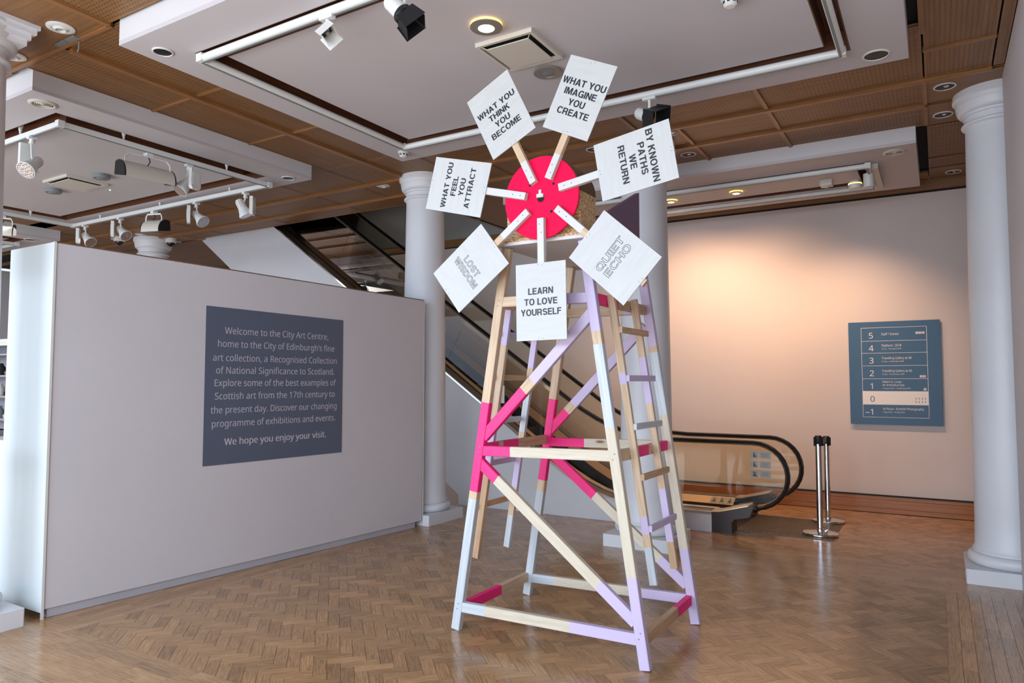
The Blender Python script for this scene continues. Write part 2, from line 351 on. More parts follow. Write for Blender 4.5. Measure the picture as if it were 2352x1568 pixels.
# ------------------------------------------------------------------ bold grotesque capitals drawn as contours (cap height 1)
def _arc(cx, cy, rx, ry, a0, a1, n=14, p=2.0):
    o = []
    for i in range(n + 1):
        a = math.radians(a0 + (a1 - a0) * i / n); c, s_ = math.cos(a), math.sin(a); e = 2 / p
        o.append((cx + rx * math.copysign(abs(c) ** e, c), cy + ry * math.copysign(abs(s_) ** e, s_)))
    return o
def _stroke(sp, t):
    l, r = [], []
    for i, p in enumerate(sp):
        a = sp[max(i - 1, 0)]; b_ = sp[min(i + 1, len(sp) - 1)]; dx, dy = b_[0] - a[0], b_[1] - a[1]; q = math.hypot(dx, dy)
        l.append((p[0] - dy / q * t / 2, p[1] + dx / q * t / 2)); r.append((p[0] + dy / q * t / 2, p[1] - dx / q * t / 2))
    return l + r[::-1]
GL = {
 'I': (.18, [[(0, 0), (0, 1), (.18, 1), (.18, 0)]]), 'L': (.58, [[(0, 0), (0, 1), (.18, 1), (.18, .155), (.58, .155), (.58, 0)]]),
 'T': (.66, [[(.24, 0), (.24, .845), (0, .845), (0, 1), (.66, 1), (.66, .845), (.42, .845), (.42, 0)]]),
 'E': (.63, [[(0, 0), (0, 1), (.62, 1), (.62, .845), (.18, .845), (.18, .595), (.58, .595), (.58, .44), (.18, .44), (.18, .155), (.63, .155), (.63, 0)]]),
 'F': (.60, [[(0, 0), (0, 1), (.60, 1), (.60, .845), (.18, .845), (.18, .595), (.54, .595), (.54, .44), (.18, .44), (.18, 0)]]),
 'H': (.72, [[(0, 0), (0, 1), (.18, 1), (.18, .60), (.54, .60), (.54, 1), (.72, 1), (.72, 0), (.54, 0), (.54, .44), (.18, .44), (.18, 0)]]),
 'A': (.75, [[(0, 0), (.27, 1), (.48, 1), (.75, 0), (.56, 0), (.505, .21), (.245, .21), (.19, 0)], [(.285, .36), (.465, .36), (.375, .76)]]),
 'V': (.72, [[(0, 1), (.19, 1), (.36, .25), (.53, 1), (.72, 1), (.46, 0), (.26, 0)]]),
 'W': (1.02, [[(0, 1), (.18, 1), (.29, .28), (.42, 1), (.60, 1), (.73, .28), (.84, 1), (1.02, 1), (.82, 0), (.64, 0), (.51, .72), (.38, 0), (.20, 0)]]),
 'M': (.86, [[(0, 0), (0, 1), (.25, 1), (.43, .30), (.61, 1), (.86, 1), (.86, 0), (.69, 0), (.69, .78), (.51, 0), (.35, 0), (.17, .78), (.17, 0)]]),
 'N': (.72, [[(0, 0), (0, 1), (.19, 1), (.55, .32), (.55, 1), (.72, 1), (.72, 0), (.53, 0), (.17, .68), (.17, 0)]]),
 'K': (.76, [[(0, 0), (0, 1), (.18, 1), (.18, .60), (.51, 1), (.74, 1), (.42, .63), (.76, 0), (.54, 0), (.30, .49), (.18, .35), (.18, 0)]]),
 'Y': (.72, [[(0, 1), (.20, 1), (.36, .58), (.52, 1), (.72, 1), (.45, .38), (.45, 0), (.27, 0), (.27, .38)]]),
 'O': (.80, [_arc(.40, .5, .40, .52, 0, 360, 32, 2.2)[:-1], _arc(.40, .5, .22, .365, 0, 360, 28, 2.2)[:-1]]),
 'Q': (.82, [_arc(.40, .5, .40, .52, -30, 300, 30, 2.2) + [(.60, .06), (.73, -.07), (.83, .04), (.72, .14)], _arc(.40, .5, .22, .365, 0, 360, 28, 2.2)[:-1]]),
 'C': (.76, [_arc(.40, .5, .40, .52, 35, 325, 30, 2.2) + _arc(.40, .5, .22, .365, 322, 38, 26, 2.2)]),
 'G': (.78, [_arc(.40, .5, .40, .52, 35, 305, 28, 2.2) + [(.63, .10), (.65, 0), (.77, 0), (.77, .53), (.43, .53), (.43, .38), (.60, .38)] + _arc(.40, .5, .22, .365, 325, 38, 24, 2.2)]),
 'D': (.74, [[(0, 0), (0, 1)] + _arc(.34, .5, .40, .5, 90, -90, 18, 2.2), [(.18, .155)] + [(.18, .845)] + _arc(.32, .5, .235, .345, 90, -90, 16, 2.2)]),
 'U': (.72, [[(0, 1)] + _arc(.36, .38, .36, .40, 180, 360, 18, 2.2) + [(.72, 1), (.54, 1)] + _arc(.36, .38, .18, .245, 360, 180, 14, 2.2) + [(.18, 1)]]),
 'P': (.69, [[(0, 0), (0, 1)] + _arc(.40, .69, .29, .31, 90, -90, 14, 2.3) + [(.18, .38), (.18, 0)], [(.18, .53), (.18, .85)] + _arc(.38, .69, .13, .16, 90, -90, 10, 2.3)]),
 'R': (.74, [[(0, 0), (0, 1)] + _arc(.42, .71, .28, .29, 90, -50, 12, 2.3) + [(.66, .36), (.68, .10), (.74, 0), (.545, 0), (.51, .09), (.50, .27), (.43, .38), (.18, .38), (.18, 0)], [(.18, .53), (.18, .85)] + _arc(.40, .69, .12, .16, 90, -90, 10, 2.3)]),
 'B': (.72, [[(0, 0), (0, 1)] + _arc(.41, .745, .26, .255, 90, -50, 11, 2.3) + _arc(.43, .275, .29, .275, 55, -90, 12, 2.3), [(.18, .59), (.18, .85)] + _arc(.39, .72, .11, .13, 90, -90, 9, 2.3), [(.18, .15), (.18, .44)] + _arc(.41, .295, .13, .145, 90, -90, 9, 2.3)]),
 'S': (.70, [_stroke([(x, y) for x, y in (_arc(.35, .715, .245, .215, 15, 235, 15, 2.2) + _arc(.36, .285, .25, .215, 65, -165, 15, 2.2))], .165)]),
}
def caps(body, cap, xs, m, mat4, parent, outline=0.0, gap=.10, space=.27):
    cu = bpy.data.curves.new('lettering', 'CURVE'); cu.dimensions = '2D'
    if outline > 0: cu.fill_mode = 'NONE'; cu.bevel_depth = outline; cu.bevel_resolution = 0
    else: cu.fill_mode = 'BOTH'; cu.extrude = 0.0001; cu.bevel_depth = 0.00055; cu.bevel_resolution = 0
    tot = sum((GL[c][0] if c != ' ' else space) for c in body) + gap * (len(body) - 1); x = -tot / 2
    for c in body:
        if c == ' ': x += space + gap; continue
        w_, cs = GL[c]
        for ct_ in cs:
            sp = cu.splines.new('POLY'); sp.points.add(len(ct_) - 1); sp.use_cyclic_u = True
            for i, p in enumerate(ct_): sp.points[i].co = ((x + p[0]) * cap * xs, (p[1] - .5) * cap, 0, 1)
        x += w_ + gap
    o = bpy.data.objects.new('tmp', cu); COL.objects.link(o); bpy.context.view_layer.update()
    me = bpy.data.meshes.new_from_object(o.evaluated_get(bpy.context.evaluated_depsgraph_get())); bpy.data.objects.remove(o)
    me.name = 'lettering'; me.materials.clear(); me.materials.append(m)
    ob = bpy.data.objects.new('lettering', me); COL.objects.link(ob); ob.parent = parent
    ob.matrix_parent_inverse = Matrix.Identity(4); ob.matrix_local = Matrix.Translation(-WLOC(parent)) @ mat4
    return ob
def capw(body, gap=.10, space=.27): return sum((GL[c][0] if c != ' ' else space) for c in body) + gap * (len(body) - 1)

# ------------------------------------------------------------------ room shell
HW, HC = 3.90, 3.74
floor = struct(MB().box(-17, 1.5, -1.7, 9.8, -0.12, -0.004, M_JOINT).build('floor'))
back = struct(MB().box(-17, 1.5, 9.60, 9.8, 0, 3.78, M_BACK).build('wall_back'))
struct(MB().box(0.49, 0.60, 1.2, 6.55, 0, HW, M_WALL).build('wall_right'))
struct(MB().box(1.4, 1.5, -1.7, 9.6, 0, HW, M_WALL).build('wall_right_recess'))
struct(MB().box(-17.1, -17, -1.7, 9.8, 0, HW, M_WALL).build('wall_left'))
# street front behind the camera: piers, sill and head with open window bays between
fr = MB(); fr.box(-17, 1.5, -1.75, -1.6, 0, 0.25, M_WALL); fr.box(-17, 1.5, -1.75, -1.6, 3.45, HW, M_WALL)
for x in (-16.6, -13.4, -10.2, -7.0, -3.8, -0.8, 1.25): fr.box(x - 0.14, x + 0.14, -1.75, -1.6, 0.25, 3.45, M_WALL)
struct(fr.build('wall_front'))
# oak trim above the back wall and baseboard in three courses
t1 = MB(); t1.box(-17, -5.75, 9.52, 9.62, 3.785, HW, M_OAK, au=(1, 0, 0)); t1.box(-5.75, 1.5, 9.50, 9.62, 3.79, HW, M_OAK, au=(1, 0, 0)); t1.box(-17, 1.5, 9.585, 9.60, 3.772, 3.79, M_DARK)
struct(t1.build('trim_1'))
bb = MB()
bb.box(-4.6, 1.4, 9.50, 9.60, 0.006, 0.055, M_BASE, au=(1, 0, 0)); bb.box(-4.6, 1.4, 9.52, 9.60, 0.057, 0.150, M_BASE, au=(1, 0, 0), off=(2, 1))
bb.box(-4.6, 1.4, 9.535, 9.60, 0.152, 0.192, M_BASE, au=(1, 0, 0), off=(5, 2)); bb.box(-4.6, 1.4, 9.53, 9.60, 0.192, 0.203, M_DARK); bb.box(-4.6, 1.4, 9.52, 9.60, 0, 0.007, M_DARK); bb.box(-4.6, 1.4, 9.54, 9.60, 0.05, 0.16, M_DARK)
struct(bb.build('baseboard_back'))
# escalator shaft rising through the ceiling
sh = MB()
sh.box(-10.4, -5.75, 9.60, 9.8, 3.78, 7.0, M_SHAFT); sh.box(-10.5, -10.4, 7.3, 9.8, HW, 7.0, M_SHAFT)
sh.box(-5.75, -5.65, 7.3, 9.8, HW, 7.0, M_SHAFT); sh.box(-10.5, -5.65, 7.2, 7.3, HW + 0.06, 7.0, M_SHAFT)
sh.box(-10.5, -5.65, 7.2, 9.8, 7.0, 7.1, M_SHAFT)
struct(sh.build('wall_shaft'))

# ------------------------------------------------------------------ ceiling: backing, perforated panels, battens
ceil = MB()
Z0 = HW + 0.045
for (x0, x1, y0, y1) in ((-17, 1.5, -1.7, 7.3), (-17, -10.4, 7.3, 9.8), (-5.75, 1.5, 7.3, 9.8)):
    ceil.box(x0, x1, y0, y1, Z0, Z0 + 0.15, M_DARK)
ceiling = struct(ceil.build('ceiling'))
GAP = 0.006
def panel(x0, x1, y0, y1, perf=True, nm=None):
    b = MB(); au = (1, 0, 0) if (x1 - x0) > (y1 - y0) else (0, 1, 0)
    b.box(x0 + GAP, x1 - GAP, y0 + GAP, y1 - GAP, HW, HW + 0.02, M_OAK if not perf else M_PERF, au=au, off=(random.random() * 7, random.random() * 7))
    e = 0.022      # raised plain edge lipping around each panel
    for (a0, a1, c0, c1) in ((x0 + GAP, x1 - GAP, y0 + GAP, y0 + e), (x0 + GAP, x1 - GAP, y1 - e, y1 - GAP), (x0 + GAP, x0 + e, y0 + e, y1 - e), (x1 - e, x1 - GAP, y0 + e, y1 - e)):
        b.box(a0, a1, c0, c1, HW - 0.004, HW + 0.004, M_OAK, au=au)
    return b.build(nm or ('perforated_panel' if perf else 'plain_panel'), ceiling)
def batten(x0, x1, y0, y1, h=0.028, nm='batten'):
    au = (1, 0, 0) if (x1 - x0) > (y1 - y0) else (0, 1, 0)
    b = MB(); b.box(x0, x1, y0, y1, HW - h, HW + 0.02, M_BATTEN, au=au, off=(random.random() * 5, 0))
    return b.build(nm, ceiling)
YA, YB = 6.30, 6.88
XC = -5.20
xr = [0.41, -0.03, -1.20, -2.36, -3.53, -4.62]
# row next to the centre raft, between rafts and first long batten (and the strip beyond the raft edge)
for i in range(1, len(xr) - 1): panel(xr[i + 1], xr[i], 5.30, YA - 0.03)
panel(-0.03, 0.41, 5.75, YA - 0.03)
panel(XC, -4.62, 5.60, YA - 0.03)
# centre row, plain where columns stand
for a, b_, p in ((-0.03, 1.4, False), (-1.20, -0.03, True), (-2.01, -1.20, True), (-2.95, -2.01, False), (-4.10, -2.95, True), (-4.60, -4.10, True), (-5.95, -4.60, False), (-6.75, -5.95, True), (-8.24, -6.75, True), (-9.71, -8.24, True), (-10.5, -9.71, True), (-11.75, -10.5, False), (-13.2, -11.75, True)):
    panel(a, b_, YA + 0.03, YB - 0.03, p)
for a, b_, p in ((-0.03, 1.4, False), (-1.20, -0.03, True), (-2.01, -1.20, True), (-2.95, -2.01, False), (-4.62, -2.95, True), (-5.7, -4.62, False), (-6.75, -5.7, True), (-8.24, -6.75, True), (-9.71, -8.24, True), (-10.4, -9.71, True), (-11.75, -10.4, False), (-13.2, -11.75, True)):
    panel(a, b_, YB + 0.03, 7.30 if a < -4.7 else 7.45, p)
# columns of panels right of the centre raft
for j in range(4): panel(-0.03, 0.41, 1.05 + j * 1.17, 2.22 + j * 1.17); batten(-0.03, 0.41, 2.205 + j * 1.17, 2.235 + j * 1.17, 0.012)
panel(0.41, 0.49, 1.0, 6.27, False)
# strip between raft A and raft C (two rows, split by a batten along Y)
ys = [2.57, 3.58, 4.59, 5.60]
for j in range(3):
    panel(-5.80, XC - 0.035, ys[j], ys[j + 1]); panel(XC + 0.035, -4.53, ys[j], ys[j + 1])
panel(-6.75, -5.80, 5.30, YA - 0.03); panel(-5.80, XC, 5.60, YA - 0.03)
for a, b_ in ((-8.24, -6.75), (-9.71, -8.24), (-10.6, -9.71), (-11.9, -10.6), (-13.2, -11.9)): panel(a, b_, 5.30, YA - 0.03)
# in front: plain panel round the near column and perforated ones nearer the street
panel(-6.0, -4.62, 1.55, 2.54, False); panel(-4.62, -3.4, 0.9, 2.54); panel(-3.4, -2.2, 0.9, 2.54); panel(-2.2, -1.0, 0.9, 2.54); panel(-1.0, -0.03, 0.9, 2.54)
panel(-7.2, -6.0, 1.55, 2.60); panel(-8.6, -7.2, 1.55, 2.60); panel(-10.2, -8.6, 1.55, 2.60)
# left between rafts C and D
for j in range(3): panel(-11.75, -10.5, ys[j], ys[j + 1])
# far side, left of the shaft and right of it
for j in range(2):
    panel(-13.2, -10.45, 7.35 + j * 1.1, 8.45 + j * 1.1); panel(-5.70, -4.62, 7.48 + j * 1.02, 8.5 + j * 1.02, False)
panel(-0.03, 1.4, 7.48, 8.55); panel(-0.03, 1.4, 8.58, 8.98); panel(-0.03, 1.4, 9.0, 9.5, False); panel(-4.62, -0.03, 9.15, 9.5, False)
# long battens
for y in (YA, YB): batten(-16.9, 0.41 if y == YA else -0.03, y - 0.022, y + 0.022)
batten(XC - 0.03, XC + 0.03, 2.60, YA - 0.03)
for x in (-1.20, -2.36): batten(x - 0.016, x + 0.016, 5.42, YA - 0.03, 0.016)
for x in (-1.20, -2.01, -0.03):
    batten(x - 0.016, x + 0.016, YA + 0.03, YB - 0.03, 0.016); batten(x - 0.016, x + 0.016, YB + 0.03, 7.42, 0.016)
batten(-0.046, -0.014, 0.9, 5.42, 0.016)
batten(-4.64, -4.60, 0.9, 2.54, 0.016); batten(-6.0, -4.62, 2.535, 2.565, 0.016)
for y in ys[1:3]: batten(-5.79, XC - 0.03, y - 0.012, y + 0.012, 0.014); batten(XC + 0.03, -4.55, y - 0.012, y + 0.012, 0.014)

# ------------------------------------------------------------------ floor: herringbone blocks, border strips
def clip(poly, x0, x1, y0, y1):
    for ax, v, sgn in ((0, x0, 1), (0, x1, -1), (1, y0, 1), (1, y1, -1)):
        out = []
        for i in range(len(poly)):
            a, b_ = poly[i], poly[(i + 1) % len(poly)]
            da, db = sgn * (a[ax] - v), sgn * (b_[ax] - v)
            if da >= 0: out.append(a)
            if da * db < 0:
                t = da / (da - db); out.append((a[0] + (b_[0] - a[0]) * t, a[1] + (b_[1] - a[1]) * t))
        poly = out
        if len(poly) < 3: return []
    return poly
def parea(p): return abs(sum(p[i][0] * p[(i + 1) % len(p)][1] - p[(i + 1) % len(p)][0] * p[i][1] for i in range(len(p)))) / 2
W, R2 = 0.0713, math.sqrt(0.5); g = 0.0009
P0, Q0 = -0.231, -4.762 - W
pieces = []
def herring(x0, x1, y0, y1):
    for k in range(-140, 140):
        for mm in range(-30, 31):
            for kind in (0, 1):
                pu, qu = k + 6 * mm, k
                if kind == 0: a, b_, c, d_ = pu, pu + 3, qu, qu + 1
                else: a, b_, c, d_ = pu, pu + 1, qu + 1, qu + 4
                a, b_ = P0 + a * W + g, P0 + b_ * W - g; c, d_ = Q0 + c * W + g, Q0 + d_ * W - g
                cx, cy = ((a + b_) / 2 + (c + d_) / 2) * R2, ((a + b_) / 2 - (c + d_) / 2) * R2
                if cx < x0 - 0.15 or cx > x1 + 0.15 or cy < y0 - 0.15 or cy > y1 + 0.15: continue
                poly = [((p + q) * R2, (p - q) * R2) for p, q in ((a, c), (b_, c), (b_, d_), (a, d_))]
                poly = clip(poly, x0, x1, y0, y1)
                if poly and parea(poly) > 1e-4: pieces.append((poly, (1, 1, 0) if kind == 0 else (1, -1, 0), kind))
herring(-4.68, 0.0, 2.48, 6.25); herring(-4.68, 1.3, 6.97, 9.5)
def emit(b, poly, au, m, tone):
    z = -0.0045; hgt = 0.0045 + random.uniform(-0.0002, 0.0002)
    b.prism([(p[0], p[1], z) for p in poly], (0, 0, hgt), m, au=au, tone=tone, off=(random.random() * 30, random.random() * 30))
def inview(poly):
    cx = sum(p[0] for p in poly) / len(poly); cy = sum(p[1] for p in poly) / len(poly)
    q = proj((cx, cy, 0))
    if q is None or not (-30 < q[0] < 2382 and -30 < q[1] < 1598): return None
    return q[2], parea(poly) / q[2] ** 3
def lay(plist, m, single, mass, cap=300):
    sc = []
    for i, (poly, au, kd) in enumerate(plist):
        q = inview(poly); sc.append((-(q[1] if q else 0), i))
    sc.sort(); top = set(i for s_, i in sc[:cap] if s_ < 0)
    rest = MB(); 
    for i, (poly, au, kd) in enumerate(plist):
        tone = min(1, max(0, random.gauss(0.5, 0.24) + (0.12 if kd == 0 else -0.06)))  # random tone, plus directional sheen painted in: one block direction lighter, the other darker
        if i in top: b = MB(); emit(b, poly, au, m, tone); b.build(single, floor)
        else: emit(rest, poly, au, m, tone)
    if rest.f: o = rest.build(mass, floor); o['kind'] = 'stuff'
lay(pieces, M_FLOORW, 'parquet_block', 'parquet_blocks')
strips = []
def strip_rows(x0, x1, y0, y1, alongx, wd=0.0715):
    c0, c1 = (y0, y1) if alongx else (x0, x1); a0, a1 = (x0, x1) if alongx else (y0, y1)
    n = max(1, round((c1 - c0) / wd)); wd = (c1 - c0) / n
    for i in range(n):
        a = a0 - random.random() * 0.4
        while a < a1:
            ln = random.uniform(0.22, 0.46); s0, s1 = max(a, a0) + g, min(a + ln, a1) - g; a += ln
            if s1 - s0 < 0.01: continue
            q0, q1 = c0 + i * wd + g, c0 + (i + 1) * wd - g
            r = [(s0, q0), (s1, q0), (s1, q1), (s0, q1)] if alongx else [(q0, s0), (q0, s1), (q1, s1), (q1, s0)]
            strips.append((r, (1, 0, 0) if alongx else (0, 1, 0), 0))
strip_rows(-5.25, 0.49, 1.05, 2.48, True); strip_rows(-5.25, -4.68, 2.48, 6.9, False); strip_rows(0.0, 0.49, 2.48, 6.55, False)
strip_rows(-4.68, 1.39, 6.25, 6.97, True)
strip_rows(-8.2, -5.25, 1.9, 3.6, True)
lay(strips, M_PLANK, 'floor_plank', 'floor_planks')
far = MB(); far.box(-17, -5.25, 3.6, 9.6, -0.004, 0, M_PLANK); far.box(-5.25, -4.68, 6.9, 9.6, -0.004, 0, M_PLANK); far.box(-17, -8.2, -1.6, 3.6, -0.004, 0, M_PLANK)
far.box(-8.2, 1.4, -1.6, 1.05, -0.004, 0, M_PLANK); far.box(-8.2, -5.25, 1.05, 1.9, -0.004, 0, M_PLANK); far.box(0.49, 1.39, 1.05, 6.25, -0.004, 0, M_PLANK)
far.build('floor_field', floor)

# ------------------------------------------------------------------ columns
def circle_column(name, label, cx, cy, square=False):
    t = thing(name, label, 'column', (cx, cy, 0), 'white painted columns')
    b = MB(); s = 0.325
    b.prism([(cx - s + .008, cy - s, 0), (cx + s - .008, cy - s, 0), (cx + s, cy - s + .008, 0), (cx + s, cy + s - .008, 0), (cx + s - .008, cy + s, 0), (cx - s + .008, cy + s, 0), (cx - s, cy + s - .008, 0), (cx - s, cy - s + .008, 0)], (0, 0, 0.112), M_WHITE)
    b.build('plinth', t)
    b = MB(); pr = [(0.30, 0.112)]
    for k in range(9): a = -PI / 2 + PI * k / 8; pr.append((0.262 + 0.048 * math.cos(a), 0.16 + 0.046 * math.sin(a)))
    pr += [(0.272, 0.208), (0.272, 0.228), (0.262, 0.23)]
    b.lathe(pr, (cx, cy, 0), M_WHITE, 48); b.build('base_moulding', t)
    b = MB(); sp = []
    for k in range(15):
        z = 0.23 + (3.62 - 0.23) * k / 14; r = 0.250 - 0.032 * (k / 14) ** 1.4
        if k == 0: sp.append((0.268, 0.229)); sp.append((0.255, 0.26))
        else: sp.append((r, z))
    b.lathe(sp, (cx, cy, 0), M_WHITE, 48); b.build('shaft', t)
    b = MB(); pr = [(0.218, 3.615)]
    for k in range(7): a = -PI / 2 + PI * k / 6; pr.append((0.224 + 0.022 * math.cos(a), 3.637 + 0.017 * math.sin(a)))
    pr += [(0.222, 3.655), (0.222, 3.70), (0.236, 3.703), (0.236, 3.722), (0.242, 3.725)]
    for k in range(7): a = k / 6 * PI / 2; pr.append((0.242 + 0.036 * math.sin(a), 3.725 + 0.055 * (1 - math.cos(a))))
    pr += [(0.281, 3.785)]
    for k in range(1, 6): a = k / 5 * PI / 2; pr.append((0.281 + 0.017 * (1 - math.cos(a)), 3.785 + 0.06 * math.sin(a)))
    pr += [(0.303, 3.85), (0.303, 3.872), (0.30, 3.874), (0.30, 3.9)]
    b.lathe(pr, (cx, cy, 0), M_WHITE, 48); b.build('capital', t)
    if square:
        b = MB()
        for r, z0, z1 in ((0.245, 3.76, 3.80), (0.262, 3.80, 3.838), (0.285, 3.838, 3.872), (0.300, 3.872, 3.8995)):
            b.prism([(cx - r, cy - r, z0), (cx + r, cy - r, z0), (cx + r, cy + r, z0), (cx - r, cy + r, z0)], (0, 0, z1 - z0), M_WHITE)
        b.build('square_abacus', t)
    return t
circle_column('column', 'white column at the left frame edge with square topped capital', -5.345, 2.03, True)
circle_column('column', 'white round column at the far end of the partition', -5.045, 6.46)
circle_column('column', 'white round column standing behind the windmill', -2.445, 6.61)
circle_column('column', 'white round column against the right wall', 0.465, 6.88)
circle_column('column', 'distant white column showing only its capital above the partition', -11.10, 6.95)

# ------------------------------------------------------------------ partition with welcome panel
pu = Vector((0.0734, 0.9973, 0)); pn_ = Vector((pu.y, -pu.x, 0)); po = Vector((-5.06, 2.478, 0))
def PP(u_, z, d=0): v = po + pu * u_ + pn_ * d; return Vector((v.x, v.y, z))
part = thing('partition', 'long white freestanding display partition carrying the grey welcome panel', 'partition', (-5.3, 4.3, 0))
b = MB(); b.prism([PP(0.004, 0.062), PP(3.640, 0.062), PP(3.655, 2.428), PP(-0.004, 2.480)], -pn_ * 0.012, M_PART); b.build('face_board', part)
b = MB(); b.prism([PP(0.0, 2.481), PP(3.655, 2.429), PP(3.655, 2.437), PP(0.0, 2.489)], -pn_ * 0.10, M_PLY); b.build('top_edge', part)
b = MB(); b.prism([PP(0.02, 0.062, -0.013), PP(3.63, 0.062, -0.013), PP(3.63, 2.428, -0.013), PP(0.02, 2.478, -0.013)], -pn_ * 0.09, M_PART); b.build('core', part)
b = MB(); b.prism([PP(0.03, 0.002, -0.012), PP(3.55, 0.002, -0.012), PP(3.55, 0.060, -0.012), PP(0.03, 0.060, -0.012)], -pn_ * 0.06, M_SKIRT); b.build('skirting', part)
b = MB(); b.box(-5.652, -5.070, 2.470, 2.486, 0.040, 2.484, M_ENDPANEL); b.build('end_panel', part, 'glossy pale glass end panel')
b = MB(); b.box(-5.064, -5.052, 2.466, 2.482, 0.0, 2.486, M_FIX); b.build('corner_trim', part)
b = MB(); b.prism([PP(3.657, 0.02), PP(3.667, 0.02), PP(3.667, 2.43), PP(3.657, 2.43)], -pn_ * 0.05, M_FIX); b.build('end_trim', part)
b = MB(); b.box(-5.652, -5.64, 2.49, 6.0, 0.05, 2.46, M_PART); b.build('rear_board', part)
wp = thing('welcome_panel', 'grey square wall panel with welcome text for the art centre', 'sign', tuple(PP(1.8, 1.5)))
b = MB(); b.prism([PP(1.098, 0.882, 0.0015), PP(2.513, 0.879, 0.0015), PP(2.513, 2.133, 0.0015), PP(1.098, 2.152, 0.0015)], pn_ * 0.002, M_VINYL); b.build('panel', wp)
WL = [('Welcome to the City Art Centre,', 1.268, 2.335, 1.972), ('home to the City of Edinburgh\u2019s fine', 1.205, 2.405, 1.864), ('art collection, a Recognised Collection', 1.166, 2.439, 1.750),
      ('of National Significance to Scotland.', 1.195, 2.409, 1.648), ('Explore some of the best examples of', 1.179, 2.426, 1.546), ('Scottish art from the 17th century to', 1.189, 2.418, 1.440),
      ('the present day. Discover our changing', 1.158, 2.446, 1.329), ('programme of exhibitions and events.', 1.168, 2.427, 1.219), ('We hope you enjoy your visit.', 1.283, 2.321, 1.070)]
for i, (s_, a, b_, z) in enumerate(WL):
    text('lettering', s_, 0.094, M_VINYLTXT, frame(PP((a + b_) / 2, z - 0.006, 0.0038), pu, (0, 0, 1)), wp, fnt=F_NOTO, fitw=b_ - a, offset=0.0)
    if i == 8: text('lettering', s_, 0.094, M_VINYLTXT, frame(PP((a + b_) / 2 + 0.003, z - 0.006, 0.0040), pu, (0, 0, 1)), wp, fnt=F_NOTO, fitw=b_ - a)

# ------------------------------------------------------------------ back wall floor directory
sg = thing('floor_directory', 'blue floor directory board with white level numbers on back wall', 'sign', (-0.45, 9.58, 1.65))
b = MB(); b.box(-0.930, 0.032, 9.560, 9.575, 1.036, 2.265, M_SIGN); b.build('board', sg)
b = MB(); b.box(-0.90, 0.0, 9.576, 9.599, 1.07, 2.23, M_DARK); b.build('spacer', sg)
SX0, SX1 = -0.790, -0.104; SZ = [2.193, 2.033, 1.888, 1.736, 1.581, 1.431, 1.274, 1.123]
b = MB(); yy = 9.5595; lw = 0.004
for z in SZ: b.box(SX0, SX1, yy - 0.001, yy, z - lw / 2, z + lw / 2, M_SIGNTXT)
for x in (SX0, SX1): b.box(x - lw / 2, x + lw / 2, yy - 0.001, yy, SZ[-1], SZ[0], M_SIGNTXT)
b.build('ruled_frame', sg)
b = MB(); b.box(SX0, SX1, yy - 0.0014, yy, SZ[6], SZ[5], M_SIGNTXT); b.build('current_floor_bar', sg)
def st(s_, x, z, size, m=M_SIGNTXT, align='LEFT', off=0.0, fw=None):
    text('lettering', s_, size, m, frame((x, yy - 0.0022, z), (1, 0, 0), (0, 0, 1)), sg, align=align, fnt=F_NOTO, offset=off, fitw=fw)
for i, c in enumerate(['5', '4', '3', '2', '1', '0', '\u20131']):
    st(c, SX0 + 0.105 - (0.03 if i == 6 else 0), (SZ[i] + SZ[i + 1]) / 2 - 0.01, 0.118, M_SIGN if i == 5 else M_SIGNTXT, 'CENTER')
tx = SX0 + 0.215
st('Staff / Events', tx, 2.115, 0.048, fw=0.184)
st('Platform : 2018', tx, 1.978, 0.048, fw=0.206); st('27 July \u2013 26 August 2018', tx, 1.938, 0.026, fw=0.208)
st('Travelling Gallery at 40', tx, 1.828, 0.048, fw=0.31); st('27 July \u2013 4 November 2018', tx, 1.788, 0.026, fw=0.23)
st('Travelling Gallery at 40', tx, 1.676, 0.048, fw=0.31); st('27 July \u2013 4 November 2018', tx, 1.636, 0.026, fw=0.23)
st('Edwin G. Lucas :', tx, 1.546, 0.042, fw=0.21); st('An Individual Eye', tx, 1.508, 0.042, fw=0.228); st('4 August 2018 \u2013 10 February 2019', tx, 1.468, 0.026, fw=0.29)
st('In Focus : Scottish Photography', tx, 1.226, 0.046, fw=0.42); st('7 July 2018 \u2013 12 May 2019', tx, 1.186, 0.026, fw=0.224)
def icons(x, z, n, ink=M_SIGN, back_=M_SIGNTXT, s_=0.026):
    for k in range(n):
        q = MB(); xx = x + k * (s_ + 0.006); q.box(xx, xx + s_, yy - 0.0018, yy, z, z + s_, back_)
        q.box(xx + s_ * .38, xx + s_ * .62, yy - 0.0024, yy - 0.0018, z + s_ * .12, z + s_ * .62, ink); q.box(xx + s_ * .36, xx + s_ * .64, yy - 0.0024, yy - 0.0018, z + s_ * .70, z + s_ * .90, ink)
        q.build('pictogram', sg)
icons(-0.215, 2.105, 3); icons(-0.185, 1.595, 2); icons(-0.150, 1.445, 1)
icons(-0.245, 1.335, 4, M_INK); icons(-0.245, 1.297, 4, M_INK)

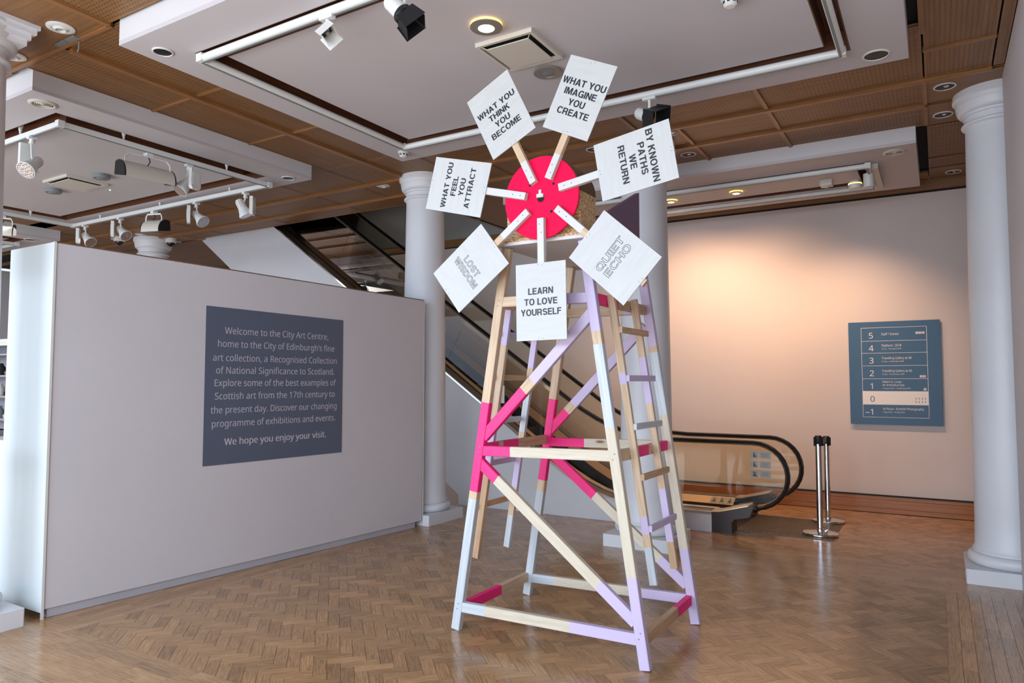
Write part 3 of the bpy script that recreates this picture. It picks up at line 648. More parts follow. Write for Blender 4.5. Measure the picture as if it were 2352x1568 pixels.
# ------------------------------------------------------------------ ceiling rafts with slot and lighting track
def raft(label, tlabel, x0, x1, y0, y1, ins, sw, nearround=True, drop=0.0, slots=True):
    t = thing('ceiling_raft', label, 'ceiling panel', ((x0 + x1) / 2, (y0 + y1) / 2, HC), 'suspended ceiling rafts')
    zt = HW + 0.05
    ax0, ax1, ay0, ay1 = x0 + ins, x1 - ins, y0 + ins, y1 - ins
    for nm, a in (('rim_board', (x0, x1, y0, ay0)), ('rim_board', (x0, x1, ay1, y1)), ('rim_board', (x0, ax0, ay0, ay1)), ('rim_board', (ax1, x1, ay0, ay1))):
        b = MB(); b.box(a[0], a[1], a[2], a[3], HC, HC + 0.03, M_RAFT); b.build(nm, t)
    for a in ((x0, x1, y0, y0 + 0.02), (x0, x1, y1 - 0.02, y1), (x0, x0 + 0.02, y0 + 0.02, y1 - 0.02), (x1 - 0.02, x1, y0 + 0.02, y1 - 0.02)):
        b = MB(); b.box(a[0], a[1], a[2], a[3], HC + 0.03, zt, M_RAFTEDGE); b.build('fascia', t)
    b = MB(); b.box(ax0 + sw, ax1 - sw, ay0 + sw, ay1 - sw, HC, HC + 0.03, M_RAFT); b.build('centre_panel', t)
    b = MB()
    for (p, q, r, s_) in ((ax0, ax1, ay0, ay0 + 0.008), (ax0, ax1, ay1 - 0.008, ay1), (ax0, ax0 + 0.008, ay0, ay1), (ax1 - 0.008, ax1, ay0, ay1),
                          (ax0 + sw - .008, ax1 - sw + .008, ay0 + sw - 0.008, ay0 + sw), (ax0 + sw - .008, ax1 - sw + .008, ay1 - sw, ay1 - sw + 0.008), (ax0 + sw - 0.008, ax0 + sw, ay0 + sw, ay1 - sw), (ax1 - sw, ax1 - sw + 0.008, ay0 + sw, ay1 - sw)):
        b.box(p, q, r, s_, HC + 0.001, HC + 0.14, M_SLOT)
    b.box(ax0, ax1, ay0, ay1, HC + 0.14, HC + 0.15, M_SLOT); b.build('slot_liner', t)
    return t, (ax0, ax1, ay0, ay1)
AX = raft('large white ceiling raft directly above the windmill', None, -4.53, -0.11, 2.56, 5.42, 0.325, 0.15)
BX = raft('long white ceiling raft in front of the warm back wall', None, -4.58, -0.115, 7.42, 9.11, 0.42, 0.13)
CX = raft('white ceiling raft over the partition on the left', None, -10.45, -5.79, 2.63, 5.41, 0.33, 0.17)
DX = raft('farthest left white ceiling raft, only its corner showing', None, -16.4, -11.72, 2.63, 5.80, 0.33, 0.17)
# ring of lighting track: rounded tube body with a flat track under it
def track(label, x0, x1, y0, y1, z, round_=True, drops=True, zs=HC + 0.13):
    t = thing('lighting_track', label, 'lighting track', ((x0 + x1) / 2, (y0 + y1) / 2, z), 'lighting tracks in the raft slots')
    for (a, c) in (((x0, y0), (x1, y0)), ((x0, y1), (x1, y1)), ((x0, y0), (x0, y1)), ((x1, y0), (x1, y1))):
        b = MB()
        d = Vector((c[0] - a[0], c[1] - a[1], 0)).normalized(); n_ = Vector((-d.y, d.x, 0)); A_ = Vector((a[0], a[1], z)); B_ = Vector((c[0], c[1], z))
        if round_: b.tube([A_ - d * 0.02, B_ + d * 0.02], 0.026, M_FIX, 14)
        else: b.bar(A_ - d * 0.02, B_ + d * 0.02, n_, 0.036, 0.045, [(0, 1, M_FIX)])
        b.build('track_rail', t)
        b = MB(); zz = Vector((0, 0, -0.0265 if round_ else -0.0245)) + (n_ * 0.006 if round_ else Vector((0, 0, 0)))
        b.bar(A_ + zz, B_ + zz, n_, 0.014 if not round_ else 0.016, 0.008, [(0, 1, M_GREYFIX)]); b.build('track_groove', t)
        if drops:
            nn = max(2, int((B_ - A_).length / 1.05))
            for k in range(nn):
                p = A_.lerp(B_, (k + 0.5) / nn); b = MB()
                b.lathe([(0.008, 0), (0.010, 0.03), (0.022, 0.075), (0.024, 0.09), (0.006, 0.092), (0.006, zs - z - 0.02)], (p.x, p.y, z + 0.022), M_FIX, 12); b.build('hanger', t)
    for (x, y) in ((x0, y0), (x1, y0), (x0, y1), (x1, y1)):
        b = MB(); b.box(x - 0.027, x + 0.027, y - 0.027, y + 0.027, z - 0.028, z + 0.026, M_FIX); b.build('corner_connector', t)
    return t
track('white tubular lighting track around the slot above the windmill', -4.155, -0.483, 2.905, 5.005, HC - 0.038, True, False)
track('white tubular lighting track in the raft before the back wall', -4.10, -0.545, 7.83, 8.70, HC - 0.038, True, False)
track('suspended square lighting track on the raft over the partition', -10.10, -6.17, 3.02, 5.16, HC - 0.065, False)
for o_ in list(bpy.data.objects):
    pass
track('suspended lighting track on the farthest left raft', -15.9, -12.22, 3.0, 5.42, HC - 0.065, False)

# ------------------------------------------------------------------ ceiling fittings
def eyeball(x, y, label, z=HW, r=0.085):
    t = thing('downlight', label, 'downlight', (x, y, z), 'downlights in the oak ceiling')
    b = MB(); b.lathe([(r, 0), (r, -0.006), (r * .78, -0.012), (r * .62, -0.012), (r * .60, 0.0)], (x, y, z - 0.001), M_FIX, 32); b.build('trim_ring', t)
    b = MB(); b.lathe([(r * .60, 0), (r * .58, -0.010), (r * .36, -0.022), (r * .34, -0.004), (0.0, -0.004)], (x, y, z - 0.001), M_FIX, 24); b.build('eyeball', t)
    b = MB(); b.lathe([(r * .33, 0), (r * .2, -0.008), (0, -0.010)], (x, y, z - 0.006), M_REFL, 16); b.build('bulb', t)
def darkhole(x, y, label, z=HW, r=0.08, bulb=True, grp='dark recessed downlights', ring=M_FIX):
    t = thing('downlight', label, 'downlight', (x, y, z), grp)
    b = MB(); b.lathe([(r, 0), (r, -0.006), (r * .88, -0.009), (r * .84, -0.002)], (x, y, z - 0.001), ring, 36); b.build('trim_ring', t)
    b = MB(); b.lathe([(0, -0.004), (r * .85, -0.004), (r * .85, -0.002)], (x, y, z - 0.001), M_BLACK, 36); b.build('black_baffle', t)
    if bulb:
        b = MB(); b.lathe([(0.02, 0.0), (0.014, -0.008), (0, -0.011)], (x + 0.01, y - 0.01, z - 0.004), M_REFL, 12); b.build('bulb', t)
eyeball(-4.94, 2.40, 'white eyeball downlight right of the left edge column capital')
eyeball(-5.67, 2.44, 'white eyeball downlight half hidden by the left edge column')
eyeball(-5.66, 6.42, 'white downlight left of the column behind the partition end')
eyeball(-4.90, 6.42, 'white downlight beside the FEEL YOU ATTRACT board')
eyeball(-11.62, 6.62, 'white downlight left of the distant capital', r=0.08)
eyeball(-10.93, 7.25, 'white downlight right of the distant capital', r=0.08)
eyeball(-10.90, 6.60, 'white downlight just above the distant capital', r=0.08)
darkhole(-2.93, 6.50, 'dark downlight peeping above the BY KNOWN PATHS board corner')
darkhole(-2.10, 6.46, 'small downlight at the right edge of the BY KNOWN PATHS board', r=0.05)
darkhole(-2.157, 7.15, 'dark downlight in plain oak panel above the long raft')
darkhole(0.11, 6.53, 'dark downlight nearest above the right column capital')
darkhole(0.102, 7.22, 'dark downlight left of the right column capital')
darkhole(0.21, 9.28, 'dark downlight close to the back wall')
RG = 'round black openings in the raft rims'
darkhole(-4.362, 2.757, 'round black opening at the near left corner of the big raft', HC, 0.066, False, RG)
darkhole(-0.296, 5.25, 'round black opening at the right corner of the big raft', HC, 0.085, False, RG)
darkhole(-5.95, 5.23, 'round black opening on the partition side raft', HC, 0.07, False, RG)
darkhole(-11.98, 5.50, 'round black opening on the farthest left raft', HC, 0.09, False, RG)
def diffuser(x, y, label):
    t = thing('air_diffuser', label, 'air vent', (x, y, HC), 'round cream air diffusers')
    b = MB(); b.lathe([(0.10, 0), (0.10, -0.006), (0.085, -0.014), (0.072, -0.012), (0.07, 0)], (x, y, HC), M_CREAM, 40); b.build('outer_ring', t)
    b = MB(); b.lathe([(0, -0.002), (0.07, -0.002), (0.07, 0)], (x, y, HC), M_DARK, 32); b.build('throat', t)
    for r in (0.06, 0.047, 0.034, 0.021):
        b = MB(); b.lathe([(r, -0.004), (r - 0.002, -0.012), (r - 0.007, -0.010), (r - 0.006, -0.004)], (x, y, HC), M_CREAM, 32); b.build('ring_vane', t)
    b = MB(); b.lathe([(0.009, -0.002), (0.009, -0.013), (0, -0.014)], (x, y, HC), M_CREAM, 12)
    for k in range(3):
        a = k * 2 * PI / 3; b.bar((x, y, HC - 0.005), (x + math.cos(a) * .07, y + math.sin(a) * .07, HC - 0.005), (-math.sin(a), math.cos(a), 0), 0.004, 0.003, [(0, 1, M_CREAM)])
    b.build('spider', t)
diffuser(-6.01, 2.81, 'round cream air diffuser on the left raft corner')
diffuser(-0.30, 7.62, 'round cream air diffuser on the back raft corner')
def acvent(x0, x1, y0, y1, label):
    t = thing('air_vent', label, 'air vent', ((x0 + x1) / 2, (y0 + y1) / 2, HC), 'square ceiling air vents'); e = 0.022; z = HC - 0.028
    for a in ((x0, x1, y0, y0 + e), (x0, x1, y1 - e, y1), (x0, x0 + e, y0 + e, y1 - e), (x1 - e, x1, y0 + e, y1 - e)):
        b = MB(); b.box(*a, z, HC, M_CREAM); b.build('frame_bar', t)
    b = MB(); b.box(x0 + e, x1 - e, y0 + e, y1 - e, HC - 0.004, HC, M_DARK); b.build('throat', t)
    i = 0.052
    b = MB(); b.prism([(x0 + i, y0 + i, z - 0.010), (x1 - i, y0 + i, z - 0.010), (x1 - i, y1 - i, z - 0.010), (x0 + i, y1 - i, z - 0.010)], (0, 0, 0.006), M_CREAM); b.build('centre_plate', t)
    for (p, q) in (((x0 + e, y0 + e), (x0 + i, y0 + i)), ((x1 - e, y0 + e), (x1 - i, y0 + i)), ((x1 - e, y1 - e), (x1 - i, y1 - i)), ((x0 + e, y1 - e), (x0 + i, y1 - i))):
        b = MB(); b.bar((p[0], p[1], z + 0.01), (q[0], q[1], z - 0.004), (q[1] - p[1], p[0] - q[0], 0), 0.003, 0.008, [(0, 1, M_CREAM)]); b.build('corner_strut', t)
acvent(-2.52, -2.10, 3.735, 4.165, 'square cream air vent above the THINK and IMAGINE boards')
acvent(-8.33, -7.84, 3.92, 4.36, 'square air vent in the left raft between two grey drums')
def ringlamp(x, y, label, lit, r=0.098):
    t = thing('ceiling_lamp', label, 'ceiling light', (x, y, HC), 'round surface ceiling lamps')
    b = MB(); b.lathe([(r, 0), (r, -0.016)], (x, y, HC), M_GLOW if lit else M_SATIN, 40); b.build('rim_glow' if lit else 'rim', t)
    b = MB(); b.lathe([(r * 1.02, -0.016), (r * 1.02, -0.021), (r * .52, -0.027), (r * .50, -0.019)], (x, y, HC), M_SATIN, 40); b.build('bezel', t)
    b = MB(); b.lathe([(r * .5, -0.017), (r * .5, -0.024), (r * .3, -0.028), (0, -0.029)], (x, y, HC), M_LAMP if lit else M_GREYFIX, 28); b.build('lens', t)
ringlamp(-2.322, 3.565, 'lit round ceiling lamp glowing amber beside the square vent', True)
ringlamp(-2.305, 4.335, 'unlit round metal lamp between vent and IMAGINE board', False)
ringlamp(-1.945, 8.285, 'lit amber downlight in the back raft, right one', True, 0.075)
ringlamp(-2.72, 8.285, 'lit amber downlight in the back raft beside the column', True, 0.075)
def drum(x, y, r, h, label, m, name='speaker_drum', cat='ceiling fitting', dome=False):
    t = thing(name, label, cat, (x, y, HC), None)
    b = MB(); b.lathe([(r, 0), (r, -h * .8), (r * .93, -h), (0, -h)], (x, y, HC), m, 32); b.build('housing', t)
    b = MB(); b.lathe([(r * .55, -h + .002), (r * .5, -h - 0.006), (0, -h - 0.008)], (x, y, HC), m, 24); b.build('centre_cap', t)
    return t
drum(-7.556, 4.127, 0.085, 0.045, "grey drum fitting nearer the wallwasher lamp", M_GREYFIX)
drum(-8.60, 4.163, 0.085, 0.045, "grey drum fitting on the far side of the left vent", M_GREYFIX)
def smoke(x, y, label, z=HC):
    t = thing('smoke_detector', label, 'smoke detector', (x, y, z), None)
    b = MB(); b.lathe([(0.052, 0), (0.052, -0.014), (0.046, -0.017)], (x, y, z), M_FIX, 28); b.build('mount', t)
    b = MB(); b.lathe([(0.040, -0.016), (0.040, -0.040), (0.026, -0.052), (0, -0.054)], (x, y, z), M_FIX, 28); b.build('sensor_head', t)
    b = MB()
    for k in range(8):
        a = k * PI / 4; b.bar((x + math.cos(a) * .0405, y + math.sin(a) * .0405, z - 0.022), (x + math.cos(a) * .0405, y + math.sin(a) * .0405, z - 0.036), (-math.sin(a), math.cos(a), 0), 0.016, 0.002, [(0, 1, M_DARK)])
    b.build('smoke_slots', t)
smoke(-4.33, 5.20, 'white smoke detector at the far corner of the big raft')
smoke(-0.96, 4.03, 'white domed detector cut by the top picture edge')
t = thing('status_light', 'tiny green status light on the left raft', 'indicator light', (-8.063, 4.508, HC))
b = MB(); b.lathe([(0.012, 0), (0.012, -0.006), (0.009, -0.008)], (-8.063, 4.508, HC), M_FIX, 14); b.build('bezel', t)
b = MB(); b.lathe([(0.008, -0.008), (0.005, -0.012), (0, -0.013)], (-8.063, 4.508, HC), M_LED, 12); b.build('lens', t)
darkhole(-8.048, 3.70, 'small recessed fitting left of the square vent on the left raft', HC, 0.035, False, 'small fittings on the rafts')
t = thing('alarm_box', 'small white square alarm sounder on the back raft', 'alarm', (-0.99, 8.34, HC))
b = MB(); b.box(-1.05, -0.93, 8.28, 8.40, HC - 0.06, HC, M_FIX); b.build('box', t)
b = MB(); b.lathe([(0.034, 0), (0.034, -0.012), (0.02, -0.018), (0, -0.018)], (-0.99, 8.34, HC - 0.06), M_CREAM, 20); b.build('sounder', t)
for (x, y, lb) in ((-11.40, 6.55, 'white dome security camera left of the distant capital'), (-10.78, 7.05, 'white dome security camera right of the distant capital')):
    t = thing('security_camera', lb, 'security camera', (x, y, HW), 'dome cameras by the distant capital')
    b = MB(); b.lathe([(0.085, 0), (0.085, -0.06), (0.075, -0.075)], (x, y, HW), M_FIX, 28); b.build('housing', t)
    b = MB(); b.lathe([(0.064, -0.074)] + [(0.064 * math.cos(a * PI / 12), -0.074 - 0.062 * math.sin(a * PI / 12)) for a in range(1, 7)], (x, y, HW), M_DOME, 28); b.build('dome', t)
# folded bracket hanging by the near column
t = thing('wire_bracket', 'small dark hatch with hanging hook beside the left edge column', 'bracket', (-5.05, 2.62, HW))
b = MB(); b.box(-5.22, -5.10, 2.50, 2.56, HW - 0.012, HW - 0.002, M_GREYFIX); b.box(-5.09, -4.97, 2.50, 2.56, HW - 0.012, HW - 0.002, M_GREYFIX); b.build('hatch_plate', t)
b = MB(); b.lathe([(0.03, 0), (0.03, -0.006), (0.008, -0.016), (0, -0.016)], (-5.0, 2.55, HW), M_GREYFIX, 16); b.build('rose', t)
b = MB(); b.tube([(-5.0, 2.55, HW - .01), (-5.0, 2.55, HW - 0.07), (-5.012, 2.55, HW - 0.09), (-5.02, 2.55, HW - 0.075)], 0.004, M_GREYFIX, 6); b.build('hook', t)

# track mounted spotlights
def spotlamp(px, py, z, label, aim, gdir=(0, -1, 0), grp='white spotlights on the left track', drop=0.07):
    t = thing('track_spotlight', label, 'spotlight', (px, py, z), grp); a = Vector(aim).normalized(); p = Vector((px, py, z)); KS = 1.32
    b = MB(); b.box(px - 0.022, px + 0.022, py - 0.035, py + 0.035, z - 0.022, z, M_FIX); b.lathe([(0.02, -0.022), (0.018, -0.045), (0.024, -0.047), (0.024, -0.06)], (px, py, z), M_FIX, 16); b.build('track_adapter', t)
    g_ = Vector(gdir).normalized(); s_ = g_.cross(Vector((0, 0, 1))); c = p + g_ * 0.06 + Vector((0, 0, -0.05 - 0.10))
    b = MB(); b.prism([c + g_ * x + Vector((0, 0, y)) for x, y in ((-.045, .075), (.045, .075), (.045, -.055), (.03, -.075), (-.03, -.075), (-.045, -.055))] if False else [c + s_ * x + Vector((0, 0, y)) for x, y in ((-.06, .10), (.06, .10), (.06, -.075), (.042, -.10), (-.042, -.10), (-.06, -.075))], g_ * 0.036, M_FIX)
    for k in range(6): b.prism([c + s_ * (-.04 + k * .016) + Vector((0, 0, -0.055)) + g_ * 0.036, c + s_ * (-.034 + k * .016) + Vector((0, 0, -0.055)) + g_ * 0.036, c + s_ * (-.034 + k * .016) + Vector((0, 0, 0.06)) + g_ * 0.036, c + s_ * (-.04 + k * .016) + Vector((0, 0, 0.06)) + g_ * 0.036], g_ * 0.004, M_FIX)
    b.build('gear_box', t)
    h = p - g_ * 0.03 + Vector((0, 0, -0.08 - drop * 1.3))
    b = MB(); b.bar(p - g_ * 0.0 + Vector((0, 0, -0.055)), h, s_, 0.02, 0.014, [(0, 1, M_FIX)]); b.build('arm', t)
    b = MB(); pr = [(r0 * KS, h0 * KS) for r0, h0 in ((0.0, -0.075), (0.026, -0.073), (0.032, -0.055), (0.034, -0.01), (0.038, 0.005), (0.050, 0.045), (0.058, 0.06), (0.058, 0.075), (0.053, 0.077), (0.046, 0.058), (0.02, 0.044), (0, 0.043))]
    b.lathe(pr, h, M_FIX, 24, axis=a)
    for k in range(10):
        an = k * PI / 5; t1 = Vector((1, 0, 0)) if abs(a.x) < .9 else Vector((0, 1, 0)); e1 = a.cross(t1).normalized(); e2 = a.cross(e1); d_ = e1 * math.cos(an) + e2 * math.sin(an)
        b.bar(h + d_ * 0.043 - a * 0.08, h + d_ * 0.046 - a * 0.007, a.cross(d_), 0.005, 0.005, [(0, 1, M_CREAM)])
    b.build('lamp_head', t)
    b = MB(); b.lathe([(0.066, 0.101), (0.060, 0.082), (0.028, 0.066), (0, 0.063)], h, M_REFL, 20, axis=a); b.build('reflector', t)
ZT = HC - 0.0955
spotlamp(-6.62, 3.02, ZT, 'white spotlight with silver bulb at the near corner of the left track', (0.35, -0.75, -0.75), (-1, 0, 0), drop=0.13)
spotlamp(-6.17, 4.20, ZT, 'white spotlight right of the long flood lamp on the left track', (-0.1, -0.6, -0.8), (1, 0.2, 0), drop=0.08)
G2 = 'white spotlights along the far side of the left track'
spotlamp(-9.80, 5.16, ZT, 'leftmost white spotlight on the far left track', (0.9, 0.1, -0.75), (-0.6, -0.8, 0), G2)
spotlamp(-8.98, 5.16, ZT, 'second white spotlight from the left on the far track', (0.9, 0.1, -0.75), (-0.6, -0.8, 0), G2)
spotlamp(-7.42, 5.16, ZT, 'white spotlight right of the half round flood on the far track', (0.9, 0.1, -0.75), (-0.6, -0.8, 0), G2)
spotlamp(-6.55, 5.16, ZT, 'rightmost white spotlight on the far track, head tilted steeply down', (0.35, 0.35, -0.95), (0.7, 0.5, 0), G2)
def floodlamp(px, py, z, label, along, half=0.155):
    t = thing('flood_lamp', label, 'flood light', (px, py, z), 'half round wallwash floods'); al = Vector(along).normalized(); o_ = al.cross(Vector((0, 0, 1))); p = Vector((px, py, z))
    b = MB(); b.box(px - 0.03, px + 0.03, py - 0.03, py + 0.03, z - 0.03, z, M_FIX); b.build('track_adapter', t)
    hz = -0.17
    b = MB(); b.tube([p + al * half * 0.86 + Vector((0, 0, hz)), p + al * half * 0.84 + Vector((0, 0, -0.07)), p + al * half * 0.70 + Vector((0, 0, -0.035)), p - al * half * 0.70 + Vector((0, 0, -0.035)), p - al * half * 0.84 + Vector((0, 0, -0.07)), p - al * half * 0.86 + Vector((0, 0, hz))], 0.008, M_FIX, 8, flat=(0.010, 0.005)); b.build('yoke', t)
    c = p + Vector((0, 0, hz)); R_ = 0.085; arc = []
    for k in range(13):
        a = math.radians(-8 + 118 * k / 12); arc.append((math.cos(a) * 0.15 - 0.075, math.sin(a) * 0.15 - 0.075))
    b = MB(); n0 = len(arc)
    def q(x, y, s_): return c + o_ * (x) + Vector((0, 0, y)) + al * half * s_
    outer = [q(x, y, -0.92) for x, y in arc] + [q((x + .075) * .95 - .075, (y + .075) * .95 - .075, -0.92) for x, y in arc[::-1]]
    b.prism(outer, al * half * 1.84, M_CREAM); b.build('half_round_shade', t)
    for s_ in (-1, 1):
        b = MB(); b.prism([q(x, y, 0.92 * s_) for x, y in arc] + [q(arc[-1][0] - 0.012, -0.05, 0.92 * s_)], al * 0.012 * s_, M_BLACK); b.build('end_cap', t)
    b = MB(); b.tube([p + Vector((0, 0, -0.03)), p + al * 0.02 + Vector((0, 0, -0.07)), c + al * -0.01 + Vector((0, 0, 0.04))], 0.005, M_BLACK, 6); b.build('flex', t)
    return t
floodlamp(-6.19, 3.80, ZT, 'long half round flood lamp hanging on the left track', (0.12, 1, 0), 0.24)
floodlamp(-8.25, 5.16, ZT, 'short half round flood between the far track spotlights', (1, 0.35, 0), 0.13)
floodlamp(-10.10, 4.30, ZT, 'half round flood partly hidden by the left edge column', (0.6, 0.9, 0), 0.13)
# white square floodlight with barn doors on the near track of the big raft
def doorlamp(px, py, z, label, m, aim, s=0.075, twist=0.3, armh=0.03):
    t = thing('barn_door_lamp', label, 'spotlight', (px, py, z), None); a = Vector(aim).normalized()
    b = MB(); b.box(px - 0.05, px + 0.05, py - 0.018, py + 0.018, z - 0.018, z, M_FIX); b.build('track_adapter', t)
    e = a.cross(Vector((0, 0, 1))).normalized(); f_ = e.cross(a)
    e2 = e * math.cos(twist) + f_ * math.sin(twist); f2 = -e * math.sin(twist) + f_ * math.cos(twist)
    c = Vector((px, py, z - armh - 0.02 - s * 0.9))
    b = MB(); b.bar((px, py, z - 0.015), c + Vector((0, 0, s * 0.3)), (1, 0, 0), 0.018, 0.012, [(0, 1, M_FIX)]); b.build('stem', t)
    return t, a, e2, f2, c
t, a, e, f_, c = doorlamp(-3.00, 2.905, HC - 0.066, 'small white square floodlight with open flaps at the top left', M_FIX, (0.75, 0.1, -0.75), 0.05)
b = MB()
for k, (s1, s2) in enumerate(((e, f_), (f_, e))):
    for sg_ in (-1, 1):
        o1 = c + s1 * 0.036 * sg_; w_ = 0.052 if k == 0 else 0.036
        b2 = MB(); spl = s1 * sg_ * (0.03 if k == 0 else 0.004)
        b2.prism([o1 + s2 * w_ - a * 0.03, o1 - s2 * w_ - a * 0.03, o1 - s2 * w_ + a * 0.05 + spl, o1 + s2 * w_ + a * 0.05 + spl], s1 * sg_ * 0.002, M_FIX); b2.build('flap', t)
b = MB(); b.prism([c + e * .034 + f_ * .036 - a * .03, c - e * .034 + f_ * .036 - a * .03, c - e * .034 - f_ * .036 - a * .03, c + e * .034 - f_ * .036 - a * .03], a * 0.012, M_BLACK); b.lathe([(0.014, -0.018), (0.012, 0.01), (0, 0.012)], c, M_SATIN, 14, axis=a); b.build('lamp_body', t)
def blackdoor(px, py, z, label, aim, s, twist, can=M_FIX, armh=0.03):
    t, a, e, f_, c = doorlamp(px, py, z, label, can, aim, s, twist, armh)
    b = MB(); b.lathe([(0, -0.13), (0.036, -0.128), (0.046, -0.11), (0.046, -0.02)], c, can, 24, axis=a)
    b.build('lamp_can', t)
    b = MB(); b.lathe([(0.050, -0.03), (0.056, -0.02), (0.056, 0.0), (0.03, 0.004), (0, 0.004)], c, M_BLACK, 24, axis=a); b.build('front_collar', t)
    for k, (s1, s2) in enumerate(((e, f_), (f_, e))):
        for sg_ in (-1, 1):
            o1 = c + s1 * s * 0.78 * sg_; w0 = s * (0.62 if k else 0.95); w1 = s * (0.78 if k else 1.1)
            b = MB(); spl = s1 * sg_ * s * 0.22
            b.prism([o1 + s2 * w0, o1 - s2 * w0, o1 - s2 * w1 + a * s * 1.5 + spl, o1 + s2 * w1 + a * s * 1.5 + spl], s1 * sg_ * 0.0025, M_BLACK); b.build('barn_door', t)
blackdoor(-2.42, 2.905, HC - 0.066, 'black barn door spotlight cut by the top picture edge', (0.62, 0.30, -0.72), 0.062, 0.25, armh=0.075)
blackdoor(-1.80, 5.005, HC - 0.066, 'black barn door spotlight behind the BY KNOWN PATHS board', (0.75, -0.25, -0.45), 0.085, -0.5, armh=0.05)
t = thing('lit_spotlight', 'lit spotlight cluster at the right end of the back raft', 'spotlight', (-0.58, 8.30, HC))
b = MB(); b.lathe([(0.05, 0), (0.05, -0.13), (0.044, -0.14), (0, -0.14)], (-0.56, 8.10, HC - 0.05), M_FIX, 20); b.build('gear_cylinder', t)
b = MB(); b.tube([(-0.56, 8.10, HC - 0.05), (-0.55, 8.0, HC - 0.03), (-0.56, 7.9, HC - 0.03)], 0.008, M_FIX, 8); b.build('arm', t)
b = MB(); b.lathe([(0.06, -0.05), (0.066, -0.01), (0.066, 0.01), (0.05, 0.035), (0, 0.04)], (-0.70, 8.25, HC - 0.10), M_FIX, 20); b.build('lamp_head', t)
b = MB(); b.lathe([(0.068, -0.006), (0.068, 0.006)], (-0.70, 8.25, HC - 0.10), M_GLOW, 20); b.build('glowing_rim', t)
b = MB(); b.box(-0.52, -0.46, 7.92, 8.80, HC - 0.05, HC - 0.001, M_CREAM); b.build('end_housing', t)

# ------------------------------------------------------------------ escalator
def deck(x):   # deck height along the escalator
    if x > -2.75: return 0.205
    if x > -3.95:
        k = (-2.75 - x) / 1.2; return 0.205 + 0.43 * k * k
    return 0.635 + 0.694 * (-3.95 - x)
def railz(x):
    if x > -2.6: return 0.922
    if x > -3.75:
        k = (-2.6 - x) / 1.15; return 0.922 + 0.40 * k * k
    return 1.322 + 0.694 * (-3.75 - x)
XE = -12.6
xs = [-2.05, -2.4, -2.75, -2.95, -3.15, -3.35, -3.55, -3.75, -3.95] + [-3.95 - (k + 1) * (-3.95 - XE) / 12 for k in range(12)]
esc = thing('escalator', 'escalator rising left behind the windmill with black handrails', 'escalator', (-4.5, 8.0, 0))
b = MB()
top = [(x, 7.42, deck(x) - 0.012) for x in xs]
bot = [(-5.23, 7.42, 0.0), (-5.25, 7.42, 0.13), (-10.3, 7.42, 3.76), (XE, 7.42, 5.42)]
# cladding drawn as quads between top edge and bottom edge
def cladz(x):
    if x > -5.23: return 0.0
    return 0.13 + (-5.25 - x) * (3.63 / 5.05)
xx = sorted(set([round(v, 3) for v in xs] + [-5.23, -5.25]), reverse=True)
for i in range(len(xx) - 1):
    p, q = xx[i], xx[i + 1]
    zb0 = cladz(p) if p > -5.24 or p < -5.24 else 0; zb1 = cladz(q)
    if p >= -5.23 + 1e-6 and q >= -5.23 - 1e-6: zb0 = zb1 = 0
    b.prism([(p, 7.42, zb0), (q, 7.42, zb1), (q, 7.42, deck(q) - 0.012), (p, 7.42, deck(p) - 0.012)], (0, 0.03, 0), M_CLAD)
b.build('side_cladding', esc, 'white painted side cladding')
b = MB()
for i in range(len(xx) - 1):
    p, q = xx[i], xx[i + 1]
    if q > -5.24: continue
    b.prism([(p, 7.451, cladz(p)), (q, 7.451, cladz(q)), (q, 7.451, cladz(q) + 0.03), (p, 7.451, cladz(p) + 0.03)], (0, 1.25, 0), M_CLAD)
b.box(-5.26, -5.24, 7.45, 8.7, 0.0, 0.14, M_CLAD); b.build('soffit', esc)
b = MB()
for i in range(len(xs) - 1):
    p, q = xs[i], xs[i + 1]; b.prism([(p, 8.66, max(0, cladz(p))), (q, 8.66, max(0, cladz(q))), (q, 8.66, deck(q) - 0.012), (p, 8.66, deck(p) - 0.012)], (0, 0.03, 0), M_CLAD)
b.build('rear_cladding', esc)
def strip_along(name, y0, y1, dz0, dz1, m, parent=esc, x_=xs, label=None):
    b = MB()
    for i in range(len(x_) - 1):
        p, q = x_[i], x_[i + 1]
        b.prism([(p, y0, deck(p) + dz0), (q, y0, deck(q) + dz0), (q, y0, deck(q) + dz1), (p, y0, deck(p) + dz1)], (0, y1 - y0, 0), m)
    return b.build(name, parent, label)
strip_along('edge_trim', 7.405, 7.43, -0.022, 0.004, M_CHROME)
strip_along('outer_deck', 7.43, 7.60, -0.012, 0.0, M_BRONZE); strip_along('inner_deck', 7.64, 7.74, -0.012, 0.002, M_GOLD)
b = MB()
for i in range(len(xs) - 1):
    p, q = xs[i], xs[i + 1]; b.prism([(p, 8.30, deck(p) - 0.060), (q, 8.30, deck(q) - 0.060), (q, 8.445, deck(q) + 0.002), (p, 8.445, deck(p) + 0.002)], (0, 0.006, -0.012), M_GOLD)
b.build('inner_deck', esc); strip_along('outer_deck', 8.48, 8.66, -0.012, 0.0, M_BRONZE)
strip_along('skirt_panel', 7.735, 7.745, -0.33, -0.012, M_DKMETAL); strip_along('skirt_panel', 8.295, 8.305, -0.33, -0.062, M_DKMETAL)
